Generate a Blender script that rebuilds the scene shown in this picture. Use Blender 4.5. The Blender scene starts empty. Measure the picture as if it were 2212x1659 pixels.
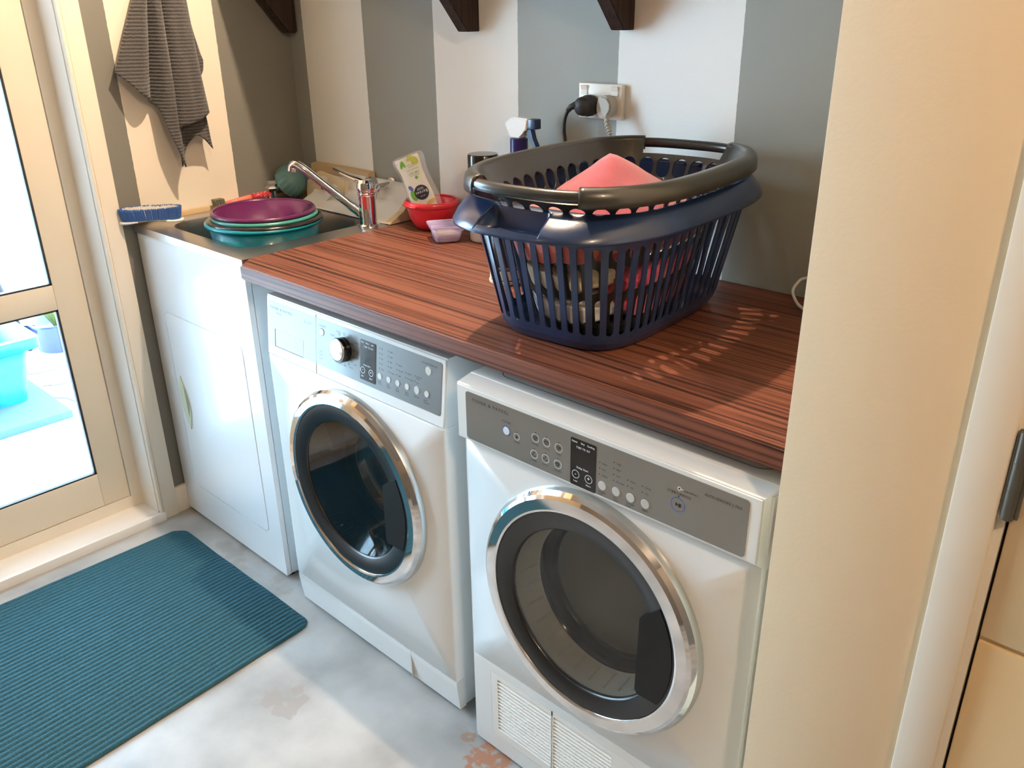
import bpy, bmesh, math, random
from mathutils import Vector, Matrix, noise
random.seed(7)
S = bpy.context.scene
COL = S.collection
PI = math.pi

# ------------------------------------------------------------------ camera
cam = bpy.data.cameras.new('camera')
cam.sensor_width = 36.0
cam.lens = 1846.86 / 2212.0 * 36.0
cam.clip_start = 0.02
co = bpy.data.objects.new('camera', cam)
COL.objects.link(co)
ya, pi_, ro = math.radians(-43.3046), math.radians(-23.7615), math.radians(-0.7783)
F = Vector((math.sin(ya) * math.cos(pi_), math.cos(ya) * math.cos(pi_), math.sin(pi_)))
R0 = F.cross(Vector((0, 0, 1))).normalized()
U0 = R0.cross(F)
R1 = R0 * math.cos(ro) + U0 * math.sin(ro)
U1 = -R0 * math.sin(ro) + U0 * math.cos(ro)
M = Matrix((R1, U1, -F)).transposed().to_4x4()
M.translation = Vector((2.3576, -1.558, 1.44))
co.matrix_world = M
S.camera = co

# ------------------------------------------------------------------ world and lights
w = bpy.data.worlds.new('sky')
S.world = w
w.use_nodes = True
wn = w.node_tree
bg = wn.nodes['Background']
tc = wn.nodes.new('ShaderNodeTexCoord')
sx = wn.nodes.new('ShaderNodeSeparateXYZ')
cr = wn.nodes.new('ShaderNodeValToRGB')
cr.color_ramp.elements[0].position = 0.45
cr.color_ramp.elements[0].color = (0.62, 0.83, 1.0, 1)
cr.color_ramp.elements[1].position = 1.0
cr.color_ramp.elements[1].color = (0.40, 0.68, 1.0, 1)
mp = wn.nodes.new('ShaderNodeMapRange')
mp.inputs['From Min'].default_value = -1
wn.links.new(tc.outputs['Generated'], sx.inputs[0])
wn.links.new(sx.outputs['Z'], mp.inputs['Value'])
wn.links.new(mp.outputs[0], cr.inputs[0])
wn.links.new(cr.outputs[0], bg.inputs['Color'])
bg.inputs["Strength"].default_value = 23.0

def point(name, loc, power, col, radius):
    l = bpy.data.lights.new(name, 'POINT')
    l.energy = power; l.color = col; l.shadow_soft_size = radius
    o = bpy.data.objects.new(name, l); COL.objects.link(o); o.location = loc
    return o
WARM = (1.0, 0.77, 0.56)
point('lamp_over_counter', (1.00, -0.37, 2.36), 82.0, WARM, 0.018)
point('lamp_over_doorway', (3.0, -1.45, 2.34), 44.0, (1.0, 0.73, 0.48), 0.05)
point('warm_fill', (0.95, -2.2, 2.34), 3.0, (1.0, 0.84, 0.68), 0.05)  # added weak warm fill for the room, no known fitting
pl = bpy.data.lights.new('door_portal', 'AREA')
pl.shape = 'RECTANGLE'; pl.size = 0.92; pl.size_y = 2.02
pl.cycles.is_portal = True
po = bpy.data.objects.new('door_portal', pl); COL.objects.link(po)
po.location = (-0.16, -1.12, 1.04); po.rotation_euler = (PI / 2, 0, -PI / 2)

S.view_settings.view_transform = 'Standard'
S.view_settings.look = 'None'
S.view_settings.gamma = 1.0
S.view_settings.use_curve_mapping = False
S.view_settings.exposure = 0.46

# ------------------------------------------------------------------ materials
MATS = {}
def srgb(r, g, b):
    f = lambda c: ((c / 255) / 12.92 if c / 255 <= 0.04045 else ((c / 255 + 0.055) / 1.055) ** 2.4)
    return (f(r), f(g), f(b), 1)
def base(name):
    m = bpy.data.materials.new(name); m.use_nodes = True
    MATS[name] = m
    return m, m.node_tree, m.node_tree.nodes['Principled BSDF']
def simple(name, col, rough=0.5, metal=0.0, coat=0.0, spec=0.5, bump=0.0, bscale=200, var=0.0, vscale=6, sheen=0.0):
    m, nt, p = base(name)
    if len(col) == 3: col = tuple(col) + (1,)
    p.inputs['Base Color'].default_value = col
    p.inputs['Roughness'].default_value = rough
    p.inputs['Metallic'].default_value = metal
    p.inputs['Coat Weight'].default_value = coat
    p.inputs['Coat Roughness'].default_value = 0.08
    p.inputs['Specular IOR Level'].default_value = spec
    p.inputs['Sheen Weight'].default_value = sheen
    t = nt.nodes.new('ShaderNodeTexCoord')
    if var > 0:
        n = nt.nodes.new('ShaderNodeTexNoise'); n.inputs['Scale'].default_value = vscale
        n.inputs['Detail'].default_value = 4
        nt.links.new(t.outputs['Object'], n.inputs['Vector'])
        mx = nt.nodes.new('ShaderNodeMix'); mx.data_type = 'RGBA'
        mx.inputs['A'].default_value = tuple(c * (1 - var) for c in col[:3]) + (1,)
        mx.inputs['B'].default_value = tuple(min(1, c * (1 + var)) for c in col[:3]) + (1,)
        nt.links.new(n.outputs['Fac'], mx.inputs['Factor'])
        nt.links.new(mx.outputs['Result'], p.inputs['Base Color'])
    if bump > 0:
        n2 = nt.nodes.new('ShaderNodeTexNoise'); n2.inputs['Scale'].default_value = bscale
        nt.links.new(t.outputs['Object'], n2.inputs['Vector'])
        b = nt.nodes.new('ShaderNodeBump'); b.inputs['Strength'].default_value = bump
        b.inputs['Distance'].default_value = 0.001
        nt.links.new(n2.outputs['Fac'], b.inputs['Height'])
        nt.links.new(b.outputs[0], p.inputs['Normal'])
    return m

def glassy(name, tint, fac=0.12, rough=0.02, gain=0.9):
    """thin clear sheet: mostly see-through, with a fresnel gloss"""
    m = bpy.data.materials.new(name); m.use_nodes = True; MATS[name] = m
    nt = m.node_tree; nt.nodes.remove(nt.nodes['Principled BSDF'])
    out = nt.nodes['Material Output']
    tr = nt.nodes.new('ShaderNodeBsdfTransparent'); tr.inputs[0].default_value = tuple(tint) + (1,)
    gl = nt.nodes.new('ShaderNodeBsdfGlossy'); gl.inputs['Roughness'].default_value = rough
    lw = nt.nodes.new('ShaderNodeFresnel'); lw.inputs[0].default_value = 1.45
    mr = nt.nodes.new('ShaderNodeMath'); mr.operation = 'MULTIPLY_ADD'
    mr.inputs[1].default_value = gain; mr.inputs[2].default_value = fac * 0.3
    nt.links.new(lw.outputs[0], mr.inputs[0])
    mx = nt.nodes.new('ShaderNodeMixShader')
    nt.links.new(mr.outputs[0], mx.inputs[0]); nt.links.new(tr.outputs[0], mx.inputs[1]); nt.links.new(gl.outputs[0], mx.inputs[2])
    nt.links.new(mx.outputs[0], out.inputs[0])
    return m

def translucent(name, col, alpha, rough=0.2):
    m = bpy.data.materials.new(name); m.use_nodes = True; MATS[name] = m
    nt = m.node_tree; p = nt.nodes['Principled BSDF']
    p.inputs['Base Color'].default_value = tuple(col) + (1,)
    p.inputs['Roughness'].default_value = rough
    p.inputs['Alpha'].default_value = alpha
    return m

def striped(name, axis, edges, first_white, white, gray):
    """painted vertical stripes: flat wall paint, edges in metres along one axis"""
    m, nt, p = base(name)
    t = nt.nodes.new('ShaderNodeTexCoord')
    s = nt.nodes.new('ShaderNodeSeparateXYZ')
    nt.links.new(t.outputs['Object'], s.inputs[0])
    wob = nt.nodes.new('ShaderNodeTexNoise'); wob.inputs['Scale'].default_value = 60
    nt.links.new(t.outputs['Object'], wob.inputs['Vector'])
    add = nt.nodes.new('ShaderNodeMath'); add.operation = 'MULTIPLY_ADD'
    add.inputs[1].default_value = 0.003
    nt.links.new(wob.outputs['Fac'], add.inputs[0]); nt.links.new(s.outputs[axis], add.inputs[2])
    acc = None
    for e in edges:
        g = nt.nodes.new('ShaderNodeMath'); g.operation = 'GREATER_THAN'
        g.inputs[1].default_value = e + 0.0015
        nt.links.new(add.outputs[0], g.inputs[0])
        if acc is None: acc = g
        else:
            a = nt.nodes.new('ShaderNodeMath'); a.operation = 'ADD'
            nt.links.new(acc.outputs[0], a.inputs[0]); nt.links.new(g.outputs[0], a.inputs[1]); acc = a
    md = nt.nodes.new('ShaderNodeMath'); md.operation = 'MODULO'; md.inputs[1].default_value = 2
    nt.links.new(acc.outputs[0], md.inputs[0])
    mx = nt.nodes.new('ShaderNodeMix'); mx.data_type = 'RGBA'
    a, b = (white, gray) if first_white else (gray, white)
    mx.inputs['A'].default_value = a; mx.inputs['B'].default_value = b
    nt.links.new(md.outputs[0], mx.inputs['Factor'])
    nt.links.new(mx.outputs['Result'], p.inputs['Base Color'])
    p.inputs['Roughness'].default_value = 0.45
    n2 = nt.nodes.new('ShaderNodeTexNoise'); n2.inputs['Scale'].default_value = 220
    nt.links.new(t.outputs['Object'], n2.inputs['Vector'])
    bp = nt.nodes.new('ShaderNodeBump'); bp.inputs['Strength'].default_value = 0.25; bp.inputs['Distance'].default_value = 0.001
    nt.links.new(n2.outputs['Fac'], bp.inputs['Height']); nt.links.new(bp.outputs[0], p.inputs['Normal'])
    return m

WHITE = srgb(236, 238, 233); GRAY = srgb(150, 152, 144)
striped('stripe_back', 0, [0.071, 0.352, 0.635, 0.922, 1.210, 1.496], False, WHITE, GRAY)
striped('stripe_left', 1, [-0.604, -0.537, -0.240], True, srgb(232, 222, 204), srgb(122, 120, 112))  # same grey as the back wall, darkened for the shade on this side
simple('plaster', srgb(232, 208, 172), 0.5, bump=0.3, bscale=160)
simple('trim_paint', srgb(232, 222, 204), 0.35, bump=0.1, bscale=60)
simple('door_paint', srgb(224, 212, 190), 0.35)
simple('white_trim', srgb(235, 232, 225), 0.35)
simple('ceiling_paint', srgb(160, 158, 154), 0.7)
simple('room_far', srgb(112, 104, 94), 0.7)
simple('enamel', srgb(232, 233, 230), 0.18, coat=0.6)
simple('enamel_soft', srgb(226, 226, 220), 0.28, coat=0.3)
simple('tub_enamel', srgb(232, 236, 238), 0.30, coat=0.25)
simple('white_plastic', srgb(232, 230, 224), 0.35)
simple('cream_plastic', srgb(226, 208, 172), 0.4)
simple('chrome', (0.82, 0.82, 0.83), 0.06, metal=1)
simple('satin_metal', (0.62, 0.62, 0.60), 0.28, metal=1)
simple('silver_trim', (0.72, 0.71, 0.70), 0.18, metal=1)
simple('stainless', (0.55, 0.55, 0.55), 0.28, metal=1, bump=0.15, bscale=400)
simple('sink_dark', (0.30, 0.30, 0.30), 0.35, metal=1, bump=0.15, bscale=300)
simple('panel_silver', srgb(114, 116, 115), 0.35, metal=0.2, coat=0.3)
simple('panel_taupe', srgb(134, 131, 124), 0.22, metal=0.25, coat=0.6)
simple('black_gloss', srgb(14, 14, 16), 0.16, coat=0.3)
simple('black_ring', srgb(26, 27, 29), 0.35, coat=0.15)
simple('black_matte', srgb(20, 20, 21), 0.5, spec=0.3)
simple('rubber', srgb(40, 40, 42), 0.55)
simple('drum_dark', (0.05, 0.05, 0.05), 0.35, metal=0.8)
simple('dryer_inner', srgb(238, 236, 222), 0.3)
simple('dryer_back', srgb(124, 125, 121), 0.6)
simple('ink', srgb(22, 22, 24), 0.5)
simple('ink_white', srgb(225, 228, 230), 0.5)
simple('button_grey', srgb(196, 197, 192), 0.3)
simple('button_lit', srgb(222, 230, 232), 0.3)
simple('ring_blue', srgb(50, 95, 190), 0.3)
simple('navy_plastic', srgb(34, 52, 88), 0.30, coat=0.25, bump=0.08, bscale=500)
simple('dark_plastic', srgb(50, 50, 46), 0.32, coat=0.2, bump=0.06, bscale=500)
simple('pink_towel', srgb(160, 72, 86), 0.95, bump=1.0, bscale=700, var=0.12, vscale=40, sheen=0.4)
simple('rose_towel', srgb(204, 76, 104), 0.95, bump=1.0, bscale=700, var=0.12, vscale=40, sheen=0.4)
simple('coral_cloth', srgb(206, 110, 98), 0.9, bump=0.6, bscale=500, var=0.08, vscale=30, sheen=0.3)
simple('cream_cloth', srgb(226, 214, 184), 0.9, bump=0.5, bscale=500, var=0.06, vscale=30, sheen=0.2)
simple('white_cloth', srgb(225, 226, 228), 0.9, bump=0.4, bscale=500, sheen=0.2)
simple('purple_plastic', srgb(98, 32, 84), 0.28, coat=0.3)
simple('teal_plastic', srgb(20, 140, 158), 0.3, coat=0.2)
simple('mint_plastic', srgb(70, 148, 138), 0.3, coat=0.2)
simple('black_plastic', srgb(34, 33, 33), 0.22, coat=0.4)
simple('red_enamel', srgb(222, 42, 56), 0.3, coat=0.3)
simple('lavender', srgb(196, 184, 232), 0.2)
simple('powder', srgb(240, 234, 226), 0.95, bump=1.0, bscale=300)
simple('bristle_blue', srgb(84, 124, 190), 0.7)
simple('bristle_white', srgb(240, 236, 228), 0.7)
simple('soft_grey', srgb(142, 138, 124), 0.6)
simple('faded_teal', srgb(96, 138, 140), 0.45)
simple('pink_plastic', srgb(222, 120, 104), 0.4)
simple('red_plastic', srgb(184, 52, 62), 0.35)
simple('label_white', srgb(238, 240, 232), 0.4)
simple('green_print', srgb(110, 190, 72), 0.5)
simple('lime_print', srgb(196, 206, 96), 0.5)
simple('blue_print', srgb(96, 124, 196), 0.5)
simple('slate_print', srgb(52, 56, 72), 0.4)
simple('tan_print', srgb(222, 198, 142), 0.5)
simple('purple_dark', srgb(44, 34, 96), 0.3)
simple('socket_white', srgb(236, 232, 222), 0.3, coat=0.2)
simple('plug_grey', srgb(176, 174, 164), 0.45)
simple('cord_black', srgb(30, 30, 32), 0.5)
simple('cord_white', srgb(220, 220, 214), 0.45)
simple('crate_teal', (0.0, 0.17, 0.20), 0.4)
simple('pot_blue', srgb(20, 30, 92), 0.35, coat=0.4)
simple('leaf', srgb(96, 104, 30), 0.5)
simple('slab', srgb(58, 80, 114), 0.9, bump=1, bscale=80)
simple('timber_dark_out', srgb(40, 38, 40), 0.8)
simple('gravel', (0.78, 0.78, 0.76), 0.95, bump=1, bscale=40, var=0.15, vscale=8)
simple('fence_white', (0.8, 0.8, 0.8), 0.8)
simple('handle_cream', srgb(206, 214, 184), 0.35)
simple('hinge_steel', srgb(120, 118, 112), 0.35, metal=0.9)
simple('door2_paint', srgb(214, 186, 142), 0.4)
simple('silicone', srgb(196, 170, 130), 0.5)
simple('seam_dark', srgb(60, 62, 64), 0.7)
simple('slat_white', srgb(235, 233, 226), 0.35)
glassy('door_glass', (0.96, 0.98, 0.98), 0.08)
glassy('washer_glass', (0.30, 0.30, 0.30), 0.05, 0.05, 0.45)
glassy('dryer_glass', (0.90, 0.90, 0.88), 0.03, 0.15, 0.30)
translucent('clear_plastic', (0.86, 0.89, 0.90), 0.28, 0.12)
translucent('lavender_clear', (0.62, 0.56, 0.86), 0.55)

def wood(name, dark, mid, light, scale=1.0, axis='x', contrast=1.0):
    m, nt, p = base(name)
    t = nt.nodes.new('ShaderNodeTexCoord'); mpn = nt.nodes.new('ShaderNodeMapping')
    sc = {'x': (0.14, 14, 14), 'z': (16, 16, 0.6)}[axis]
    mpn.inputs['Scale'].default_value = tuple(s * scale for s in sc)
    nt.links.new(t.outputs['Object'], mpn.inputs['Vector'])
    n1 = nt.nodes.new('ShaderNodeTexNoise'); n1.inputs['Scale'].default_value = 1.0
    n1.inputs['Detail'].default_value = 2; n1.inputs['Distortion'].default_value = 0.25
    nt.links.new(mpn.outputs[0], n1.inputs['Vector'])
    mul = nt.nodes.new('ShaderNodeMath'); mul.operation = 'MULTIPLY'; mul.inputs[1].default_value = 8.0
    nt.links.new(n1.outputs['Fac'], mul.inputs[0])
    fr = nt.nodes.new('ShaderNodeMath'); fr.operation = 'PINGPONG'; fr.inputs[1].default_value = 0.5
    nt.links.new(mul.outputs[0], fr.inputs[0])
    n2 = nt.nodes.new('ShaderNodeTexNoise'); n2.inputs['Scale'].default_value = 9.0; n2.inputs['Detail'].default_value = 5; n2.inputs['Roughness'].default_value = 0.7
    nt.links.new(mpn.outputs[0], n2.inputs['Vector'])
    ad = nt.nodes.new('ShaderNodeMath'); ad.operation = 'MULTIPLY_ADD'; ad.inputs[1].default_value = 0.9
    nt.links.new(n2.outputs['Fac'], ad.inputs[0]); nt.links.new(fr.outputs[0], ad.inputs[2])
    r = nt.nodes.new('ShaderNodeValToRGB')
    e = r.color_ramp.elements
    e[0].position = 0.42; e[0].color = dark
    e[1].position = 0.95; e[1].color = light
    x = e.new(0.60); x.color = mid
    nt.links.new(ad.outputs[0], r.inputs[0])
    nt.links.new(r.outputs[0], p.inputs['Base Color'])
    p.inputs['Roughness'].default_value = 0.45; p.inputs['Specular IOR Level'].default_value = 0.22
    p.inputs['Coat Weight'].default_value = 0.04; p.inputs['Coat Roughness'].default_value = 0.25
    b = nt.nodes.new('ShaderNodeBump'); b.inputs['Strength'].default_value = 0.12; b.inputs['Distance'].default_value = 0.001
    nt.links.new(ad.outputs[0], b.inputs['Height']); nt.links.new(b.outputs[0], p.inputs['Normal'])
    return m
wood('counter_wood', srgb(48, 30, 24), srgb(106, 62, 46), srgb(132, 82, 63), 1.8)
wood('dark_wood', srgb(34, 25, 22), srgb(46, 35, 31), srgb(58, 45, 39), 2.0, 'z')

def concrete(name):
    m, nt, p = base(name)
    t = nt.nodes.new('ShaderNodeTexCoord')
    n = nt.nodes.new('ShaderNodeTexNoise'); n.inputs['Scale'].default_value = 5; n.inputs['Detail'].default_value = 8
    nt.links.new(t.outputs['Object'], n.inputs['Vector'])
    r = nt.nodes.new('ShaderNodeValToRGB')
    r.color_ramp.elements[0].position = 0.3; r.color_ramp.elements[0].color = srgb(146, 146, 143)
    r.color_ramp.elements[1].position = 0.65; r.color_ramp.elements[1].color = srgb(184, 184, 181)
    nt.links.new(n.outputs['Fac'], r.inputs[0])
    cur = r.outputs[0]
    def spots(cx, cy, rad, sc, thr, col, amt):
        nonlocal cur
        vd = nt.nodes.new('ShaderNodeVectorMath'); vd.operation = 'DISTANCE'; vd.inputs[1].default_value = (cx, cy, 0)
        nt.links.new(t.outputs['Object'], vd.inputs[0])
        mr = nt.nodes.new('ShaderNodeMapRange'); mr.inputs['From Min'].default_value = rad; mr.inputs['From Max'].default_value = rad * 0.4
        nt.links.new(vd.outputs['Value'], mr.inputs['Value'])
        nn = nt.nodes.new('ShaderNodeTexNoise'); nn.inputs['Scale'].default_value = sc; nn.inputs['Detail'].default_value = 3
        nt.links.new(t.outputs['Object'], nn.inputs['Vector'])
        mu = nt.nodes.new('ShaderNodeMath'); mu.operation = 'MULTIPLY'
        nt.links.new(mr.outputs[0], mu.inputs[0]); nt.links.new(nn.outputs['Fac'], mu.inputs[1])
        m2 = nt.nodes.new('ShaderNodeMapRange'); m2.inputs['From Min'].default_value = thr; m2.inputs['From Max'].default_value = thr + 0.08
        m2.inputs['To Max'].default_value = amt
        nt.links.new(mu.outputs[0], m2.inputs['Value'])
        mx = nt.nodes.new('ShaderNodeMix'); mx.data_type = 'RGBA'; mx.inputs['B'].default_value = col
        nt.links.new(m2.outputs[0], mx.inputs['Factor']); nt.links.new(cur, mx.inputs['A'])
        cur = mx.outputs['Result']
    spots(0.95, -0.83, 0.10, 30, 0.40, srgb(150, 142, 136), 0.6)
    spots(1.30, -0.80, 0.30, 7, 0.48, srgb(165, 166, 162), 0.7)
    spots(1.41, -0.64, 0.10, 38, 0.42, srgb(176, 112, 70), 0.75)
    spots(1.33, -0.62, 0.035, 50, 0.42, srgb(160, 120, 86), 0.6)
    spots(0.45, -0.60, 0.40, 14, 0.50, srgb(150, 140, 126), 0.5)
    nt.links.new(cur, p.inputs['Base Color'])
    p.inputs['Roughness'].default_value = 0.42; p.inputs['Specular IOR Level'].default_value = 0.3
    p.inputs['Coat Weight'].default_value = 0.15; p.inputs['Coat Roughness'].default_value = 0.35
    n2 = nt.nodes.new('ShaderNodeTexNoise'); n2.inputs['Scale'].default_value = 120
    nt.links.new(t.outputs['Object'], n2.inputs['Vector'])
    b = nt.nodes.new('ShaderNodeBump'); b.inputs['Strength'].default_value = 0.2; b.inputs['Distance'].default_value = 0.001
    nt.links.new(n2.outputs['Fac'], b.inputs['Height']); nt.links.new(b.outputs[0], p.inputs['Normal'])
concrete('concrete')

def fabric_rib(name, col, dark, scale, vec):
    m, nt, p = base(name)
    t = nt.nodes.new('ShaderNodeTexCoord')
    uvn = nt.nodes.new('ShaderNodeUVMap')
    wv = nt.nodes.new('ShaderNodeTexWave'); wv.wave_type = 'BANDS'; wv.bands_direction = vec
    wv.inputs['Scale'].default_value = scale; wv.inputs['Distortion'].default_value = 1.5; wv.inputs['Detail'].default_value = 2
    wv.inputs['Detail Scale'].default_value = 3
    nt.links.new(uvn.outputs[0], wv.inputs['Vector'])
    mx = nt.nodes.new('ShaderNodeMix'); mx.data_type = 'RGBA'
    mx.inputs['A'].default_value = dark; mx.inputs['B'].default_value = col
    nt.links.new(wv.outputs['Fac'], mx.inputs['Factor']); nt.links.new(mx.outputs['Result'], p.inputs['Base Color'])
    b = nt.nodes.new('ShaderNodeBump'); b.inputs['Strength'].default_value = 0.8; b.inputs['Distance'].default_value = 0.002
    nt.links.new(wv.outputs['Fac'], b.inputs['Height']); nt.links.new(b.outputs[0], p.inputs['Normal'])
    p.inputs['Roughness'].default_value = 0.95; p.inputs['Sheen Weight'].default_value = 0.3
    return m
fabric_rib('grey_towel', srgb(88, 85, 84), srgb(60, 58, 57), 12, 'Y')

def mat_carpet(name):
    m, nt, p = base(name)
    t = nt.nodes.new('ShaderNodeTexCoord')
    n = nt.nodes.new('ShaderNodeTexNoise'); n.inputs['Scale'].default_value = 500; n.inputs['Detail'].default_value = 2
    nt.links.new(t.outputs['Object'], n.inputs['Vector'])
    mx = nt.nodes.new('ShaderNodeMix'); mx.data_type = 'RGBA'
    mx.inputs['A'].default_value = srgb(30, 66, 80); mx.inputs['B'].default_value = srgb(74, 118, 132)
    nt.links.new(n.outputs['Fac'], mx.inputs['Factor']); nt.links.new(mx.outputs['Result'], p.inputs['Base Color'])
    p.inputs['Roughness'].default_value = 1.0; p.inputs['Specular IOR Level'].default_value = 0.1
    b = nt.nodes.new('ShaderNodeBump'); b.inputs['Strength'].default_value = 1.0; b.inputs['Distance'].default_value = 0.002
    nt.links.new(n.outputs['Fac'], b.inputs['Height']); nt.links.new(b.outputs[0], p.inputs['Normal'])
mat_carpet('mat_pile')

# ------------------------------------------------------------------ helpers
def setp(o, label=None, cat=None, group=None, kind=None):
    if label: o['label'] = label
    if cat: o['category'] = cat
    if group: o['group'] = group
    if kind: o['kind'] = kind
    return o
def thing(name, label, cat, loc, group=None):
    o = bpy.data.objects.new(name, None); o.empty_display_size = 0.05
    o.location = loc; COL.objects.link(o)
    return setp(o, label, cat, group)
def link(name, me, mat, parent=None, smooth=False):
    """world-space mesh; keeps its place under a translated parent"""
    if mat: me.materials.append(MATS[mat])
    if smooth:
        for p in me.polygons: p.use_smooth = True
    o = bpy.data.objects.new(name, me); COL.objects.link(o)
    if parent:
        o.parent = parent
        par = parent; off = Vector((0, 0, 0))
        while par: off += par.location; par = par.parent
        o.location = -off
        me.transform(Matrix.Identity(4))
    return o
def rebase(o):
    return o
def out(name, bm, mat, parent=None, smooth=False, angle=None):
    me = bpy.data.meshes.new(name)
    bmesh.ops.recalc_face_normals(bm, faces=bm.faces)
    bm.to_mesh(me); bm.free()
    o = link(name, me, mat, parent, smooth or angle is not None)
    if angle is not None:
        try: me.set_sharp_from_angle(angle=math.radians(angle))
        except Exception: pass
    return o
def B(): return bmesh.new()
def box(bm, x0, x1, y0, y1, z0, z1, bev=0.0, seg=2):
    r = bmesh.ops.create_cube(bm, size=1.0)
    vs = r['verts']
    for v in vs:
        v.co = Vector(((x0 + x1) / 2 + v.co.x * (x1 - x0), (y0 + y1) / 2 + v.co.y * (y1 - y0), (z0 + z1) / 2 + v.co.z * (z1 - z0)))
    if bev > 0:
        es = list({e for v in vs for e in v.link_edges})
        bmesh.ops.bevel(bm, geom=es, offset=bev, segments=seg, affect='EDGES', profile=0.5)
    return vs
def boxo(name, dims, mat, parent=None, bev=0.0, seg=2):
    bm = B(); box(bm, *dims, bev=bev, seg=seg)
    return out(name, bm, mat, parent, angle=40 if bev else None)
def prism(bm, pts, axis, a, b):
    """extrude a closed 2-D outline along an axis from a to b. pts are the two other coordinates in x,y,z order"""
    def mk(p, h):
        c = list(p); c.insert(axis, h); return Vector(c)
    va = [bm.verts.new(mk(p, a)) for p in pts]; vb = [bm.verts.new(mk(p, b)) for p in pts]
    n = len(pts)
    bm.faces.new(va); bm.faces.new(vb[::-1])
    for i in range(n): bm.faces.new([va[i], vb[i], vb[(i + 1) % n], va[(i + 1) % n]])
def tube(bm, pts, rad, seg=10, cap=True):
    pts = [Vector(p) for p in pts]; n = len(pts)
    rr = rad if hasattr(rad, '__len__') else [rad] * n
    rings = []; up = None
    for i, p in enumerate(pts):
        d = (pts[min(i + 1, n - 1)] - pts[max(i - 1, 0)]).normalized()
        if up is None:
            up = Vector((0, 0, 1)) if abs(d.z) < 0.9 else Vector((1, 0, 0))
        a = d.cross(up).normalized(); up = a.cross(d).normalized()
        rings.append([bm.verts.new(p + (a * math.cos(t) + up * math.sin(t)) * rr[i]) for t in [2 * PI * k / seg for k in range(seg)]])
    for i in range(n - 1):
        for k in range(seg):
            bm.faces.new([rings[i][k], rings[i][(k + 1) % seg], rings[i + 1][(k + 1) % seg], rings[i + 1][k]])
    if cap: bm.faces.new(rings[0][::-1]); bm.faces.new(rings[-1])
def smoothpath(pts, n=8):
    pts = [Vector(p) for p in pts]; res = []
    P_ = [pts[0]] + pts + [pts[-1]]
    for i in range(1, len(P_) - 2):
        for k in range(n):
            t = k / n; a, b, c, d = P_[i - 1], P_[i], P_[i + 1], P_[i + 2]
            res.append(0.5 * ((2 * b) + (c - a) * t + (2 * a - 5 * b + 4 * c - d) * t * t + (3 * b - a - 3 * c + d) * t ** 3))
    res.append(pts[-1]); return res
def lathe(bm, prof, center, seg=48, axis='z', sx=1, sy=1, rot=None, cap0=False, cap1=False, frame=None):
    """prof: list of (radius, height). axis z or -y (height runs along the axis)"""
    c = Vector(center); rings = []
    for r, h in prof:
        ring = []
        for k in range(seg):
            t = 2 * PI * k / seg
            if axis == 'z': v = Vector((r * math.cos(t) * sx, r * math.sin(t) * sy, h))
            else: v = Vector((r * math.cos(t), h, r * math.sin(t)))
            if frame is not None: v = frame @ v
            ring.append(bm.verts.new(c + v))
        rings.append(ring)
    for i in range(len(rings) - 1):
        for k in range(seg):
            bm.faces.new([rings[i][k], rings[i][(k + 1) % seg], rings[i + 1][(k + 1) % seg], rings[i + 1][k]])
    if cap0: bm.faces.new(rings[0][::-1])
    if cap1: bm.faces.new(rings[-1])
    return rings
def rrect(x0, x1, z0, z1, r, n=6):
    pts = []
    for cx, cz, a0 in ((x1 - r, z1 - r, 0), (x0 + r, z1 - r, PI / 2), (x0 + r, z0 + r, PI), (x1 - r, z0 + r, 1.5 * PI)):
        for k in range(n + 1):
            a = a0 + PI / 2 * k / n; pts.append((cx + r * math.cos(a), cz + r * math.sin(a)))
    return pts
def plate_hole(bm, outer, inner, to3):
    """ring between two equally sampled closed loops"""
    a = [bm.verts.new(to3(*p)) for p in outer]; b = [bm.verts.new(to3(*p)) for p in inner]
    n = len(a)
    for i in range(n): bm.faces.new([a[i], a[(i + 1) % n], b[(i + 1) % n], b[i]])
    return a, b
def rect_dir(x0, x1, z0, z1, cx, cz, n):
    """points on the rectangle seen from (cx,cz) at n even angles, snapped to corners"""
    pts = []
    for k in range(n):
        t = 2 * PI * k / n; dx, dz = math.cos(t), math.sin(t)
        s = min(((x1 if dx > 0 else x0) - cx) / dx if abs(dx) > 1e-9 else 1e9, ((z1 if dz > 0 else z0) - cz) / dz if abs(dz) > 1e-9 else 1e9)
        pts.append([cx + dx * s, cz + dz * s])
    for c in ((x0, z0), (x0, z1), (x1, z0), (x1, z1)):
        i = min(range(n), key=lambda j: (pts[j][0] - c[0]) ** 2 + (pts[j][1] - c[1]) ** 2)
        pts[i] = list(c)
    return [tuple(p) for p in pts]
def solid(o, t, off=-1):
    m = o.modifiers.new('thick', 'SOLIDIFY'); m.thickness = t; m.offset = off
    return o
def struct(o): o['kind'] = 'structure'; return o

# ------------------------------------------------------------------ room shell
ZC = 2.42
YF = -2.95    # wall behind the camera
XR = 3.6
bm = B(); box(bm, -0.02, XR + 0.1, YF - 0.1, 0.12, -0.12, 0.0)
struct(out('floor', bm, 'concrete'))
struct(boxo('ceiling', (-0.25, XR + 0.1, YF - 0.1, 0.12, ZC, ZC + 0.1), 'ceiling_paint'))
struct(boxo('wall_back', (-0.25, 2.1, 0.0, 0.12, 0.0, ZC), 'stripe_back'))
DY1, DY0 = -0.648, -1.588        # glazed door opening (y), runs from DY1 back to DY0
bm = B()
box(bm, -0.20, 0.0, DY1, 0.0, 0.0, ZC)
struct(out('wall_left', bm, 'stripe_left'))
bm = B()
box(bm, -0.20, 0.0, YF, DY0, 0.0, ZC); box(bm, -0.20, 0.0, DY0, DY1, 2.10, ZC)
struct(out('wall_left_front', bm, 'plaster'))
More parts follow.
